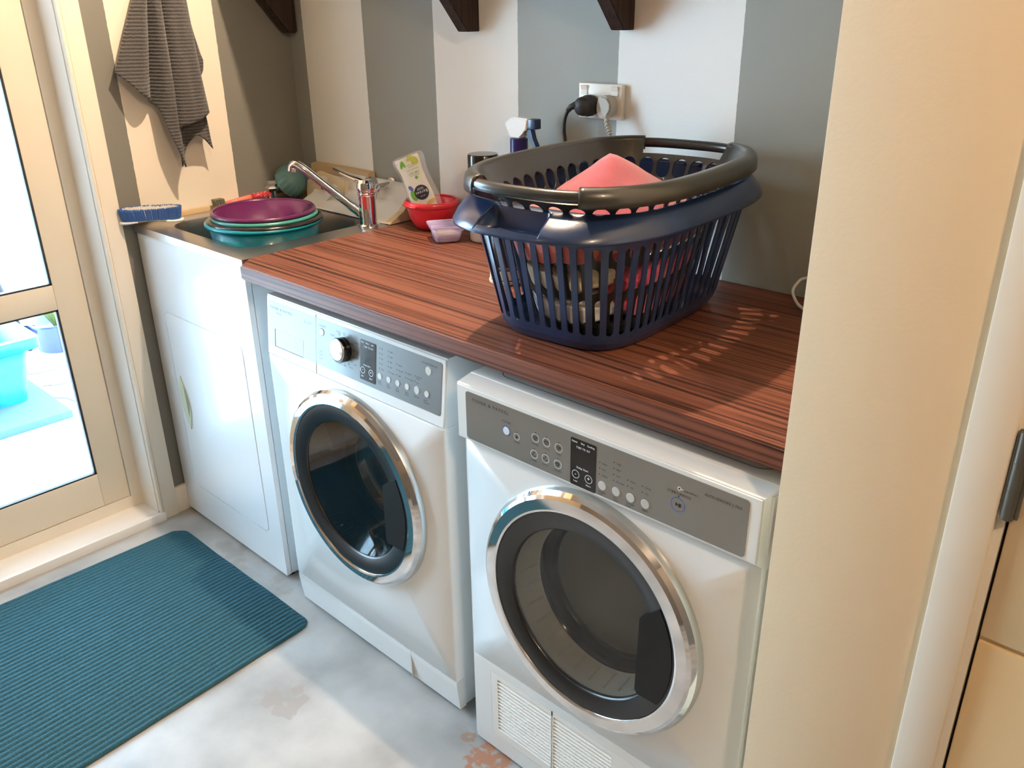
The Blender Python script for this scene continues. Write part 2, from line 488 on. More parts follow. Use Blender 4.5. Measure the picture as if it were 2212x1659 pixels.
# short wall at the right end of the laundry niche and its return
struct(boxo('wall_right', (1.962, 2.196, -0.650, 0.0, 0.0, ZC), 'plaster', bev=0.002))
struct(boxo('wall_over_door', (2.196, XR, -0.650, -0.55, 2.04, ZC), 'plaster'))
struct(boxo('wall_right_far', (3.09, XR, -0.650, -0.55, 0.0, 2.04), 'plaster'))
struct(boxo('wall_side', (XR, XR + 0.1, YF, -0.55, 0.0, ZC), 'room_far'))
struct(boxo('wall_front', (0.0, XR, YF - 0.1, YF, 0.0, ZC), 'room_far'))

# glazed outside door: jamb, architrave, sill
bm = B()
box(bm, -0.20, 0.002, -0.662, DY1, 0.02, 2.10); box(bm, -0.20, 0.002, DY0, DY0 + 0.014, 0.02, 2.10); box(bm, -0.20, 0.002, DY0, DY1, 2.086, 2.10)
struct(out('trim_1', bm, 'white_trim'))
bm = B()   # architrave with a bead on its inner edge
box(bm, 0.0, 0.018, -0.650, -0.604, 0.0, 2.15, bev=0.002); box(bm, 0.0, 0.018, DY0 - 0.046, DY0, 0.0, 2.15, bev=0.002)
box(bm, 0.0, 0.018, DY0 - 0.046, -0.604, 2.10, 2.15, bev=0.002)
box(bm, 0.0, 0.022, -0.660, -0.651, 0.028, 2.11, bev=0.003)
box(bm, 0.0, 0.022, DY0, DY0 + 0.009, 0.028, 2.11, bev=0.003)
struct(out('trim_2', bm, 'trim_paint', angle=40))
bm = B()
box(bm, -0.20, 0.010, DY0, DY1, -0.02, 0.020); box(bm, 0.008, 0.024, DY0, DY1, -0.01, 0.028, bev=0.003)
struct(out('trim_3', bm, 'white_trim', angle=40))
bm = B()   # stop rebate strips
box(bm, -0.135, -0.098, -0.694, -0.662, 0.02, 2.086); box(bm, -0.135, -0.098, DY0 + 0.014, DY0 + 0.046, 0.02, 2.086)
box(bm, -0.135, -0.098, DY0 + 0.046, -0.694, 0.02, 0.056); box(bm, -0.135, -0.098, DY0 + 0.046, -0.694, 2.05, 2.086)
struct(out('trim_4', bm, 'trim_paint'))
dr = thing('door_1', 'glazed cream timber outside door', None, (-0.12, -1.12, 0.056)); dr['kind'] = 'structure'
del dr['label']
YA, YB = -0.696, -1.540
for nm, d in (('stile', (-0.140, -0.102, -0.776, YA, 0.058, 2.048)), ('stile', (-0.140, -0.102, YB, -1.460, 0.058, 2.048)),
              ('top_rail', (-0.140, -0.102, -1.460, -0.776, 1.95, 2.048)), ('middle_rail', (-0.140, -0.102, -1.460, -0.776, 0.690, 0.760)),
              ('bottom_rail', (-0.140, -0.102, -1.460, -0.776, 0.058, 0.168))):
    boxo(nm, d, 'door_paint', dr, bev=0.0015)
for z0, z1 in ((0.160, 0.698), (0.752, 1.96)):
    bm = B(); box(bm, -0.122, -0.118, -1.468, -0.768, z0, z1)
    out('glass_pane', bm, 'door_glass', dr)
    bm = B()
    for d in ((-1.460, -1.454, z0 + 0.008, z1 - 0.008), (-0.782, -0.776, z0 + 0.008, z1 - 0.008), (-1.46, -0.776, z0 + 0.008, z0 + 0.013), (-1.46, -0.776, z1 - 0.013, z1 - 0.008)):
        box(bm, -0.117, -0.104, *d)
    out('glazing_bead', bm, 'rubber', dr)
struct(boxo('baseboard_left', (0.0, 0.014, -0.604, -0.02, 0.0, 0.088), 'trim_paint', bev=0.003))

# inside door at the far right with architrave and hinge
bm = B(); box(bm, 2.158, 2.203, -0.660, -0.648, 0, 2.09, bev=0.003); box(bm, 2.158, 3.10, -0.660, -0.648, 2.05, 2.09, bev=0.003)
struct(out('trim_5', bm, 'trim_paint', angle=40))
bm = B(); box(bm, 2.190, 2.2115, -0.651, -0.56, 0, 2.04)
struct(out('trim_6', bm, 'trim_paint'))
d2 = bpy.data.objects.new('door_2', None); COL.objects.link(d2); d2.location = (2.6, -0.63, 0); d2['kind'] = 'structure'
boxo('panel', (2.2145, 3.08, -0.651, -0.613, 0.012, 0.785), 'door2_paint', d2, bev=0.003)
boxo('panel', (2.2145, 3.08, -0.651, -0.613, 0.791, 2.03), 'door2_paint', d2, bev=0.003)
boxo('door_core', (2.2145, 3.08, -0.646, -0.617, 0.012, 2.03), 'door2_paint', d2)
for zz in (0.947, 0.25, 1.75):
    bm = B(); tube(bm, [(2.2125, -0.657, zz), (2.2125, -0.657, zz + 0.10)], 0.0065, 14)
    for k in (0.033, 0.066):
        tube(bm, [(2.2125, -0.657, zz + k - 0.0008), (2.2125, -0.657, zz + k + 0.0008)], 0.0068, 14)
    box(bm, 2.205, 2.2125, -0.655, -0.650, zz, zz + 0.10); box(bm, 2.2125, 2.222, -0.655, -0.651, zz, zz + 0.10)
    out('hinge', bm, 'hinge_steel', d2, angle=40)
# unseen panel added behind the inside door to block leaking daylight
struct(boxo('door_light_block', (2.196, XR, -0.56, -0.54, 0.0, 2.1), 'plaster'))

# ------------------------------------------------------------------ outdoors
bm = B(); box(bm, -14, -0.20, -9, 9, -0.15, -0.05)
ground = struct(out('ground', bm, 'gravel'))
def outthing(o, l, c): return setp(o, l, c)
o = boxo('paving_slab', (-1.85, -1.065, -1.25, -0.505, -0.05, -0.018), 'slab', bev=0.004)
outthing(o, 'blue grey flat paving slab under the turquoise crate outside', 'slab')
cr_ = thing('storage_crate', 'turquoise plastic crate standing on the slab outside the door', 'crate', (-1.5, -0.85, -0.018))
def frustum_tub(bm, cx, cy, z0, z1, hx0, hy0, hx1, hy1, r0, r1, n=5, floor=True):
    lo = [bm.verts.new((cx + p[0], cy + p[1], z0)) for p in rrect(-hx0, hx0, -hy0, hy0, r0, n)]
    hi = [bm.verts.new((cx + p[0], cy + p[1], z1)) for p in rrect(-hx1, hx1, -hy1, hy1, r1, n)]
    m = len(lo)
    for i in range(m): bm.faces.new([lo[i], lo[(i + 1) % m], hi[(i + 1) % m], hi[i]])
    if floor: bm.faces.new(lo[::-1])
bm = B(); frustum_tub(bm, -1.53, -0.86, -0.018, 0.255, 0.235, 0.275, 0.260, 0.325, 0.03, 0.03)
solid(out('crate_body', bm, 'crate_teal', cr_, angle=40), 0.005)
bm = B()
a, b = plate_hole(bm, rrect(-0.290, 0.290, -0.355, 0.355, 0.03), rrect(-0.255, 0.255, -0.32, 0.32, 0.03), lambda x, y: Vector((-1.53 + x, -0.86 + y, 0.255)))
a2 = [bm.verts.new(v.co + Vector((0, 0, -0.045))) for v in a]
for i in range(len(a)): bm.faces.new([a[i], a[(i + 1) % len(a)], a2[(i + 1) % len(a)], a2[i]])
solid(out('crate_rim', bm, 'crate_teal', cr_, angle=40), 0.005)
for yy in (-1.02, -0.74): boxo('moulded_panel', (-1.300, -1.282, yy - 0.06, yy + 0.06, 0.0, 0.14), 'crate_teal', cr_, bev=0.006)
pt = thing('plant_pot', 'round blue glazed plant pot with a pale yellow green plant outside', 'plant pot', (-1.93, -0.27, -0.05))
bm = B(); lathe(bm, [(0.0, -0.05), (0.095, -0.05), (0.10, -0.04), (0.115, 0.075), (0.122, 0.08), (0.122, 0.092), (0.112, 0.092), (0.105, 0.05), (0.0, 0.05)], (-1.93, -0.22, 0), 32)
out('pot_body', bm, 'pot_blue', pt, smooth=True)
for k in range(9):
    bm = B(); a = k * 0.7; ln = 0.16 + 0.05 * (k % 3)
    base_p = Vector((-1.93, -0.22, 0.05)); d = Vector((math.cos(a) * 0.5, math.sin(a) * 0.5, 1)).normalized()
    sd = d.cross(Vector((0, 0, 1))).normalized()
    prev = None
    for j in range(6):
        t = j / 5; p = base_p + d * ln * t + Vector((d.x, d.y, 0)) * 0.05 * t * t; wd = 0.016 * math.sin(PI * (0.15 + 0.85 * t)) + 0.001
        v = (bm.verts.new(p - sd * wd), bm.verts.new(p + sd * wd))
        if prev: bm.faces.new([prev[0], prev[1], v[1], v[0]])
        prev = v
    solid(out('leaf', bm, 'leaf', pt), 0.002)
sp = thing('garden_spade', 'grey spade with long thin handle standing outside behind the crate', 'spade', (-1.95, -0.45, -0.05))
bm = B(); tube(bm, [(-1.98, -0.36, 0.05), (-2.05, -0.53, 1.0)], 0.012, 8); out('shaft', bm, 'timber_dark_out', sp)
bm = B(); prism(bm, [(-0.43, 0.10), (-0.30, 0.07), (-0.30, -0.03), (-0.345, -0.05), (-0.39, -0.03)], 0, -1.985, -1.975); out('blade', bm, 'timber_dark_out', sp)
for k, (x, y, l, a) in enumerate(((-1.66, -0.42, 0.28, 1.35), (-1.45, -0.40, 0.16, 1.2), (-1.30, -0.47, 0.2, 0.4))):
    bm = B(); d = Vector((math.cos(a), math.sin(a), 0)); s_ = Vector((-d.y, d.x, 0))
    pts = []
    for j in range(7):
        t = j / 6; p = Vector((x, y, -0.0495)) + d * l * (t - 0.5) + s_ * 0.008 * math.sin(t * 9 + k)
        pts.append(p)
    tube(bm, pts, 0.003, 4)
    out('crack', bm, 'seam_dark', ground)
struct(boxo('wall_outside', (-4.4, -4.3, -4, 4, -0.05, 1.7), 'fence_white'))

# ------------------------------------------------------------------ text
def text_mesh(body, x0, z, y, height=None, x1=None, slope=0.0, align='LEFT', cap=None, spacing=1.0, flip=False):
    c = bpy.data.curves.new('t', 'FONT'); c.body = body; c.size = 1.0; c.space_character = spacing
    c.align_x = 'LEFT'; c.resolution_u = 2; c.offset = 0.018
    o = bpy.data.objects.new('t', c); COL.objects.link(o)
    dg = bpy.context.evaluated_depsgraph_get(); dg.update()
    me = bpy.data.meshes.new_from_object(o.evaluated_get(dg))
    bpy.data.objects.remove(o); bpy.data.curves.remove(c)
    return me
def lettering(name, items, plane, mat, parent):
    """items: (text, x, z, cap height, align, width or None); joined flat print on a panel plane(x,z,lift)->Vector"""
    verts, faces = [], []
    for it in items:
        body, x, z, h, al, wd = it
        me = text_mesh(body, 0, 0, 0, spacing=1.35 if wd else 1.05)
        xs = [v.co.x for v in me.vertices]; ys = [v.co.y for v in me.vertices]
        if not xs: continue
        w0 = max(xs) - min(xs); sy = h / 0.70; sxx = (wd / w0) if wd else sy
        ox = {'L': 0, 'C': w0 * sxx / 2, 'R': w0 * sxx}[al]
        b0 = len(verts)
        for v in me.vertices: verts.append(plane(x + (v.co.x - min(xs)) * sxx - ox, z + v.co.y * sy, 0.00012))
        for p in me.polygons: faces.append([b0 + i for i in p.vertices])
        bpy.data.meshes.remove(me)
    me = bpy.data.meshes.new(name); me.from_pydata(verts, [], faces)
    o = link(name, me, mat, parent); o['kind'] = 'stuff'; return o
def ringmesh(bm, x, z, r0, r1, plane, lift=0.00015, seg=24):
    a = [bm.verts.new(plane(x + r0 * math.cos(2 * PI * k / seg), z + r0 * math.sin(2 * PI * k / seg), lift)) for k in range(seg)]
    b = [bm.verts.new(plane(x + r1 * math.cos(2 * PI * k / seg), z + r1 * math.sin(2 * PI * k / seg), lift)) for k in range(seg)]
    for k in range(seg): bm.faces.new([a[k], a[(k + 1) % seg], b[(k + 1) % seg], b[k]])
def discmesh(bm, x, z, r, plane, l0=0.0, l1=0.001, seg=24):
    a = [bm.verts.new(plane(x + r * math.cos(2 * PI * k / seg), z + r * math.sin(2 * PI * k / seg), l0)) for k in range(seg)]
    b = [bm.verts.new(plane(x + r * .96 * math.cos(2 * PI * k / seg), z + r * .96 * math.sin(2 * PI * k / seg), l1)) for k in range(seg)]
    for k in range(seg): bm.faces.new([a[k], a[(k + 1) % seg], b[(k + 1) % seg], b[k]])
    bm.faces.new(b)
def slabpoly(bm, pts, plane, l0, l1):
    a = [bm.verts.new(plane(p[0], p[1], l0)) for p in pts]; b = [bm.verts.new(plane(p[0], p[1], l1)) for p in pts]
    n = len(pts); bm.faces.new(b); bm.faces.new(a[::-1])
    for i in range(n): bm.faces.new([a[i], a[(i + 1) % n], b[(i + 1) % n], b[i]])

# ------------------------------------------------------------------ laundry tub
tub = thing('laundry_tub', 'white laundry tub cabinet with stainless steel sink top beside the glazed door', 'laundry tub', (0.285, -0.30, 0))
TX0, TX1 = 0.0085, 0.5615
bm = B()
box(bm, TX0, TX1, -0.552, -0.03, 0.012, 0.40, bev=0.0)     # carcass lower
box(bm, TX0, TX0 + 0.012, -0.552, -0.03, 0.40, 0.888); box(bm, TX1 - 0.012, TX1, -0.552, -0.03, 0.40, 0.888); box(bm, TX0, TX1, -0.045, -0.03, 0.40, 0.888)
out('cabinet_body', bm, 'tub_enamel', tub)
# front panel with an opening for the door
bm = B()
N = 48
DXa, DXb, DZa, DZb = 0.092, 0.500, 0.122, 0.677
cxd, czd = (DXa + DXb) / 2, (DZa + DZb) / 2
def resample(loop, cx, cz, n):
    """sample a closed polygon at n angles about (cx,cz)"""
    res = []; m = len(loop)
    for k in range(n):
        t = 2 * PI * k / n; d = (math.cos(t), math.sin(t)); best = None
        for i in range(m):
            ax, az = loop[i][0] - cx, loop[i][1] - cz; bx, bz = loop[(i + 1) % m][0] - cx, loop[(i + 1) % m][1] - cz
            ex, ez = bx - ax, bz - az; den = d[0] * ez - d[1] * ex
            if abs(den) < 1e-12: continue
            s = (ax * ez - az * ex) / den; u = (ax * d[1] - az * d[0]) / den
            if s > 0 and -1e-6 <= u <= 1 + 1e-6: best = s if best is None else max(best, s)
        res.append((cx + d[0] * best, cz + d[1] * best))
    return res
N = 96
outer = rect_dir(TX0 + 0.004, TX1, 0.011, 0.888, cxd, czd, N)
inner = resample(rrect(DXa - 0.0015, DXb + 0.0015, DZa - 0.0015, DZb + 0.0015, 0.024, 8), cxd, czd, N)
a, b = plate_hole(bm, outer, inner, lambda x, z: Vector((x, -0.568, z)))
a2 = [bm.verts.new((v.co.x, -0.5535, v.co.z)) for v in a]; b2 = [bm.verts.new((v.co.x, -0.5535, v.co.z)) for v in b]
for i in range(N):
    j = (i + 1) % N
    bm.faces.new([a[i], a[j], a2[j], a2[i]]); bm.faces.new([b[i], b[j], b2[j], b2[i]]); bm.faces.new([a2[i], a2[j], b2[j], b2[i]])
out('front_panel', bm, 'tub_enamel', tub)
bm = B(); pts = rrect(DXa, DXb, DZa, DZb, 0.023, 8)
va = [bm.verts.new((p[0], -0.5560, p[1])) for p in pts]
p2 = rrect(DXa, DXb, DZa, DZb, 0.023, 8); vb = [bm.verts.new((p[0], -0.5668, p[1])) for p in p2]
p3 = rrect(DXa + 0.002, DXb - 0.002, DZa + 0.002, DZb - 0.002, 0.021, 8); vc = [bm.verts.new((p[0], -0.5688, p[1])) for p in p3]
n = len(pts)
for i in range(n):
    j = (i + 1) % n
    bm.faces.new([va[i], va[j], vb[j], vb[i]]); bm.faces.new([vb[i], vb[j], vc[j], vc[i]])
bm.faces.new(vc); bm.faces.new(va[::-1])
door = out('door', bm, 'tub_enamel', tub)
bm = B()   # lens-shaped pull: cream shell with a dark recess
lens = []
for k in range(17):
    t = k / 16; lens.append((0.117 + 0.012 * t - 0.022 * math.sin(PI * t) , 0.488 - 0.166 * t))
lensr = []
for k in range(1, 16):
    t = 1 - k / 16; lensr.append((0.117 + 0.012 * t + 0.024 * math.sin(PI * t), 0.488 - 0.166 * t))
pts = lens + lensr
slabpoly(bm, pts, lambda x, z, l: Vector((x + 0.006, -0.5686 - l, z)), 0.0, 0.003)
hd = out('handle', bm, 'handle_cream', door)
bm = B()
pts = [(0.134 - 0.000 + 0.0 * t, 0.0) for t in ()]
rc = []
for k in range(11):
    t = k / 10; rc.append((0.131 + 0.004 * t + 0.014 * math.sin(PI * t), 0.462 - 0.10 * t))
for k in range(11):
    t = 1 - k / 10; rc.append((0.131 + 0.004 * t, 0.462 - 0.10 * t))
slabpoly(bm, rc, lambda x, z, l: Vector((x + 0.004, -0.5686 - l, z)), 0.003, 0.0034)
out('handle_recess', bm, 'soft_grey', tub)
for x, y in ((TX0 + 0.03, -0.53), (TX1 - 0.02, -0.545), (TX0 + 0.03, -0.08), (TX1 - 0.03, -0.08)):
    bm = B(); tube(bm, [(x, y, 0), (x, y, 0.02)], 0.012, 12); out('foot', bm, 'black_matte', tub)
# sink top: flange with opening and bowl
SX0, SX1, SY0, SY1, SZ = 0.003, 0.566, -0.572, -0.004, 0.908
ox0, ox1, oy0, oy1 = 0.062, 0.482, -0.508, -0.125
ccx, ccy = (ox0 + ox1) / 2, (oy0 + oy1) / 2
outer = rect_dir(SX0, SX1, SY0, SY1, ccx, ccy, N)
l1 = resample(rrect(ox0 - 0.010, ox1 + 0.010, oy0 - 0.010, oy1 + 0.010, 0.075, 8), ccx, ccy, N)
l2 = resample(rrect(ox0, ox1, oy0, oy1, 0.068, 8), ccx, ccy, N)
l3 = resample(rrect(ox0 + 0.012, ox1 - 0.012, oy0 + 0.012, oy1 - 0.012, 0.06, 8), ccx, ccy, N)
l4 = resample(rrect(ox0 + 0.04, ox1 - 0.04, oy0 + 0.04, oy1 - 0.04, 0.05, 8), ccx, ccy, N)
bm = B()
loops = [[bm.verts.new((p[0], p[1], z)) for p in l] for l, z in ((outer, SZ), (l1, SZ), (l2, SZ - 0.004))]
lip = [bm.verts.new((v.co.x, v.co.y, SZ - 0.020)) for v in loops[0]]
for A_, B_ in ((lip, loops[0]), (loops[0], loops[1]), (loops[1], loops[2])):
    for i in range(N): bm.faces.new([A_[i], A_[(i + 1) % N], B_[(i + 1) % N], B_[i]])
out('sink_top', bm, 'stainless', tub, angle=35)
bm = B()
loops = [[bm.verts.new((p[0], p[1], z)) for p in l] for l, z in ((l2, SZ - 0.004), (l3, SZ - 0.03), (l3, SZ - 0.20), (l4, SZ - 0.225))]
for A_, B_ in zip(loops, loops[1:]):
    for i in range(N): bm.faces.new([A_[i], A_[(i + 1) % N], B_[(i + 1) % N], B_[i]])
bm.faces.new(loops[-1])
out('sink_bowl', bm, 'sink_dark', tub, angle=35)
bm = B(); box(bm, 0.001, 0.010, -0.565, -0.004, 0.905, 0.922, bev=0.003); box(bm, 0.001, 0.566, -0.010, -0.001, 0.905, 0.922, bev=0.003)
out('wall_seal', bm, 'silicone', tub, angle=40)['kind'] = 'stuff'
for dx in (0.0,):
    bm = B(); tube(bm, [(0.515, -0.10, SZ - 0.01), (0.515, -0.10, SZ + 0.002)], 0.012, 16)
    out('tap_hole_cover', bm, 'chrome', tub, smooth=False)

# mixer tap
tp = thing('mixer_tap', 'chrome single lever mixer tap with long angled spout at the sink corner', 'tap', (0.520, -0.160, SZ))
bx, by = 0.520, -0.160
bm = B()
lathe(bm, [(0.0, SZ), (0.029, SZ), (0.029, SZ + 0.004), (0.025, SZ + 0.007), (0.0235, SZ + 0.012), (0.0235, SZ + 0.082), (0.025, SZ + 0.084), (0.025, SZ + 0.088), (0.0235, SZ + 0.090), (0.0235, SZ + 0.094), (0.025, SZ + 0.096), (0.0252, SZ + 0.106), (0.0235, SZ + 0.116), (0.016, SZ + 0.123), (0.0, SZ + 0.125)], (bx, by, 0), 36)
out('tap_body', bm, 'chrome', tp, angle=30)
bm = B()
sp_ = smoothpath([(bx - 0.015, by - 0.006, SZ + 0.028), (bx - 0.05, by - 0.022, SZ + 0.055), (bx - 0.12, by - 0.054, SZ + 0.108), (bx - 0.165, by - 0.074, SZ + 0.142), (bx - 0.187, by - 0.083, SZ + 0.153), (bx - 0.199, by - 0.088, SZ + 0.149), (bx - 0.203, by - 0.090, SZ + 0.134)], 6)
tube(bm, sp_, [0.0125] * 6 + [0.011] * (len(sp_) - 6), 16)
out('spout', bm, 'chrome', tp, smooth=True)
bm = B()
d = Vector((-0.985, 0.10, 0)).normalized(); s_ = Vector((-d.y, d.x, 0))
c0 = Vector((bx, by, SZ + 0.116)); sec = []
for t, wd, h, z in ((-0.022, 0.012, 0.010, -0.004), (0.0, 0.022, 0.018, 0.000), (0.03, 0.018, 0.015, 0.004), (0.07, 0.013, 0.011, 0.006), (0.11, 0.011, 0.009, 0.010), (0.15, 0.010, 0.008, 0.016)):
    p = c0 + d * t + Vector((0, 0, z))
    sec.append([bm.verts.new(p + s_ * wd * math.cos(a) + Vector((0, 0, h * 0.6 * math.sin(a)))) for a in [2 * PI * k / 12 for k in range(12)]])
for A_, B_ in zip(sec, sec[1:]):
    for i in range(12): bm.faces.new([A_[i], A_[(i + 1) % 12], B_[(i + 1) % 12], B_[i]])
bm.faces.new(sec[0][::-1]); bm.faces.new(sec[-1])
out('lever', bm, 'chrome', tp, smooth=True)
bm = B(); box(bm, bx + 0.012, bx + 0.020, by - 0.0255, by - 0.018, SZ + 0.05, SZ + 0.085, bev=0.002)
out('hot_marker', bm, 'red_plastic', tp)
# small wall tap with a faceted knob behind the mixer
wt = thing('wall_tap', 'small chrome wall tap with faceted knob just behind the mixer tap', 'tap', (0.42, -0.02, 0.99))
bm = B(); tube(bm, [(0.438, -0.002, 0.985), (0.438, -0.055, 0.985), (0.438, -0.062, 0.975), (0.438, -0.064, 0.955)], [0.010, 0.010, 0.009, 0.008], 12)
lathe(bm, [(0.0, 0), (0.02, 0), (0.02, -0.004), (0.0, -0.005)], (0.438, -0.002, 0.985), 20, axis='y')
out('tap_pipe', bm, 'chrome', wt, smooth=False)
bm = B(); lathe(bm, [(0.0, -0.038), (0.012, -0.036), (0.019, -0.022), (0.017, -0.010), (0.008, 0.0)], (0.418, -0.056, 0.998), 8, axis='y', frame=Matrix.Rotation(0.7, 3, 'Z'))
out('knob', bm, 'chrome', wt)
# second valve on the left
vt = thing('corner_valve', 'small chrome valve standing on the sink near the red dish brush', 'valve', (0.045, -0.145, SZ))
bm = B(); tube(bm, [(0.045, -0.150, SZ), (0.045, -0.150, 0.948)], 0.012, 14); out('stem', bm, 'chrome', vt)
bm = B(); lathe(bm, [(0.0, 0.940), (0.019, 0.942), (0.022, 0.950), (0.014, 0.958), (0.021, 0.964), (0.019, 0.974), (0, 0.977)], (0.045, -0.150, 0), 6)
out('knob', bm, 'chrome', vt)

# ------------------------------------------------------------------ counter
CT, CB = 0.913, 0.878
pts = [(0.578, 0.0 - 0.002), (0.578, -0.560), (0.619, -0.607), (1.960, -0.607), (1.960, -0.002)]
bm = B(); prism(bm, pts, 2, CB, CT)
es = [e for e in bm.edges if (e.verts[0].co.z == e.verts[1].co.z) and (min(e.verts[0].co.y, e.verts[1].co.y) < -0.3)]
bmesh.ops.bevel(bm, geom=es, offset=0.0035, segments=3, affect='EDGES')
o = out('countertop', bm, 'counter_wood', angle=30)
setp(o, 'reddish brown wood grain countertop over the washing machine and dryer', 'countertop')

# ------------------------------------------------------------------ appliances
def appliance_door(parent, cx, cz, yf, R_out, R_black, R_in, glass_mat, dark, R_disc, y_disc, prof_extra=0):
    """round porthole: satin skirt, polished bevel, black ring, glass, inner bowl"""
    bm = B()
    lathe(bm, [(R_out + 0.001, 0.003), (R_out + 0.001, -0.006), (R_out - 0.002, -0.013)], (cx, yf, cz), 96, axis='y')
    out('door_skirt', bm, 'satin_metal', parent, smooth=True)
    bm = B()
    lathe(bm, [(R_out - 0.002, -0.013), (R_out - 0.008, -0.021), (R_out - 0.014, -0.025), (R_black + 0.005, -0.026), (R_black + 0.001, -0.0245), (R_black, -0.020)], (cx, yf, cz), 96, axis='y')
    out('chrome_ring', bm, 'chrome', parent, angle=18)
    bm = B()
    lathe(bm, [(R_black, -0.0225), (R_in + 0.004, -0.019), (R_in + 0.001, -0.016), (R_in, -0.010)], (cx, yf, cz), 96, axis='y')
    out('black_ring', bm, 'black_ring', parent, smooth=True)
    bm = B()   # bowl-shaped glass
    if dark: lathe(bm, [(R_in + 0.0005, -0.014), (R_in - 0.006, -0.006), (R_disc + 0.012, 0.030), (R_disc, y_disc), (R_disc - 0.004, y_disc + 0.002), (0.001, y_disc + 0.002)], (cx, yf, cz), 96, axis='y')
    if dark: out('glass_bowl', bm, glass_mat, parent, smooth=True)
    else: bm.free()
    # front sheet
    bm = B(); lathe(bm, [(R_in, -0.015), (R_in * 0.5, -0.0165), (0.001, -0.017)], (cx, yf, cz), 96, axis='y')
    out('glass_front', bm, 'clear_front', parent, smooth=True)

glassy('clear_front', (0.93, 0.94, 0.94), 0.05)
# ---- washing machine
WX0, WX1 = 0.6740, 1.2740
wm = thing('washing_machine', 'white front loader washing machine with round dial and silver control panel', 'washing machine', (0.974, -0.31, 0))
wcx, wcz, WR = 0.974, 0.4693, 0.233
yW = -0.598
bm = B()
for xa, xb in ((WX0 + 0.0008, WX0 + 0.012), (WX1 - 0.012, WX1 - 0.0008)): prism(bm, [(yW + 0.0045, 0.0955), (yW + 0.0045, 0.712), (-0.572, 0.714), (-0.572, 0.848), (-0.0205, 0.848), (-0.0205, 0.0955)], 0, xa, xb)
box(bm, WX0 + 0.004, WX1 - 0.004, -0.57, -0.02, 0.013, 0.095); box(bm, WX0 + 0.001, WX1 - 0.001, -0.035, -0.021, 0.0905, 0.847)
out('cabinet_body', bm, 'enamel', wm)
boxo('top_panel', (WX0 + 0.001, WX1 - 0.001, -0.540, -0.02, 0.834, 0.851), 'enamel_soft', wm, bev=0.004)
def holed_front(x0, x1, z0, z1, cx, cz, r, y, th, mat, parent, name='front_panel', bev=0.004):
    bm = B(); N = 128
    outer = rect_dir(x0 + bev, x1 - bev, z0 + bev, z1 - bev, cx, cz, N)
    outer2 = rect_dir(x0, x1, z0, z1, cx, cz, N)
    inner = [(cx + r * math.cos(2 * PI * k / N), cz + r * math.sin(2 * PI * k / N)) for k in range(N)]
    La = [bm.verts.new((p[0], y, p[1])) for p in inner]; Lb = [bm.verts.new((p[0], y, p[1])) for p in outer]
    Lc = [bm.verts.new((p[0], y + bev, p[1])) for p in outer2]; Ld = [bm.verts.new((p[0], y + th, p[1])) for p in outer2]
    L0 = [bm.verts.new((p[0], y + th, p[1])) for p in inner]
    for A_, B_ in ((L0, La), (La, Lb), (Lb, Lc), (Lc, Ld)):
        for i in range(N): bm.faces.new([A_[i], A_[(i + 1) % N], B_[(i + 1) % N], B_[i]])
    return out(name, bm, mat, parent, angle=50)
holed_front(WX0, WX1, 0.0955, 0.712, wcx, wcz, 0.200, yW, 0.03, 'enamel', wm)
bm = B(); prism(bm, [(-0.588, 0.0125), (-0.596, 0.080), (-0.5965, 0.0935), (-0.57, 0.0935), (-0.57, 0.0125)], 0, WX0 + 0.001, WX1 - 0.001)
out('kick_panel', bm, 'enamel', wm)
boxo('kick_flap', (WX1 - 0.155, WX1 - 0.153, -0.5965, -0.59, 0.014, 0.092), 'button_grey', wm)
# console, leaning back slightly
def wplane(x, z, l): return Vector((x, -0.582 - (0.85 - z) / 0.139 * 0.016 - l, z))
bm = B(); prism(bm, [(-0.5978, 0.7125), (-0.5819, 0.851), (-0.535, 0.852), (-0.535, 0.7125)], 0, WX0, WX1)
es = [e for e in bm.edges if max(e.verts[0].co.y, e.verts[1].co.y) < -0.57]
bmesh.ops.bevel(bm, geom=es, offset=0.0030, segments=2, affect='EDGES')
out('console', bm, 'enamel', wm)
bm = B(); slabpoly(bm, rrect(0.6815, 1.2640, 0.7365, 0.8408, 0.005), wplane, 0.0, 0.0008)
out('control_panel', bm, 'panel_silver', wm)
bm = B(); slabpoly(bm, [(0.8655, 0.7130), (0.8662, 0.7130), (0.8662, 0.846), (0.8655, 0.846)], wplane, 0.0, 0.0011)
out('drawer_seam', bm, 'button_grey', wm)
bm = B(); slabpoly(bm, rrect(0.7085, 0.8190, 0.7380, 0.7770, 0.004), wplane, 0.0, 0.0011)
out('drawer_pull', bm, 'panel_silver', wm)
bm = B(); slabpoly(bm, [(0.7070, 0.738), (0.7090, 0.738), (0.7090, 0.7775), (0.7070, 0.7775)], wplane, 0.0, 0.0014); slabpoly(bm, [(0.7070, 0.7365), (0.8190, 0.7365), (0.8190, 0.7378), (0.7070, 0.7378)], wplane, 0.0, 0.0014)
out('drawer_slot', bm, 'seam_dark', wm)
bm = B(); slabpoly(bm, rrect(1.0205, 1.0710, 0.7455, 0.8298, 0.003), wplane, 0.0, 0.0013)
disp = out('display', bm, 'black_gloss', wm)
wp2 = lambda x, z, l: wplane(x, z, l + 0.0008)
wp3 = lambda x, z, l: wplane(x, z, l + 0.0013)
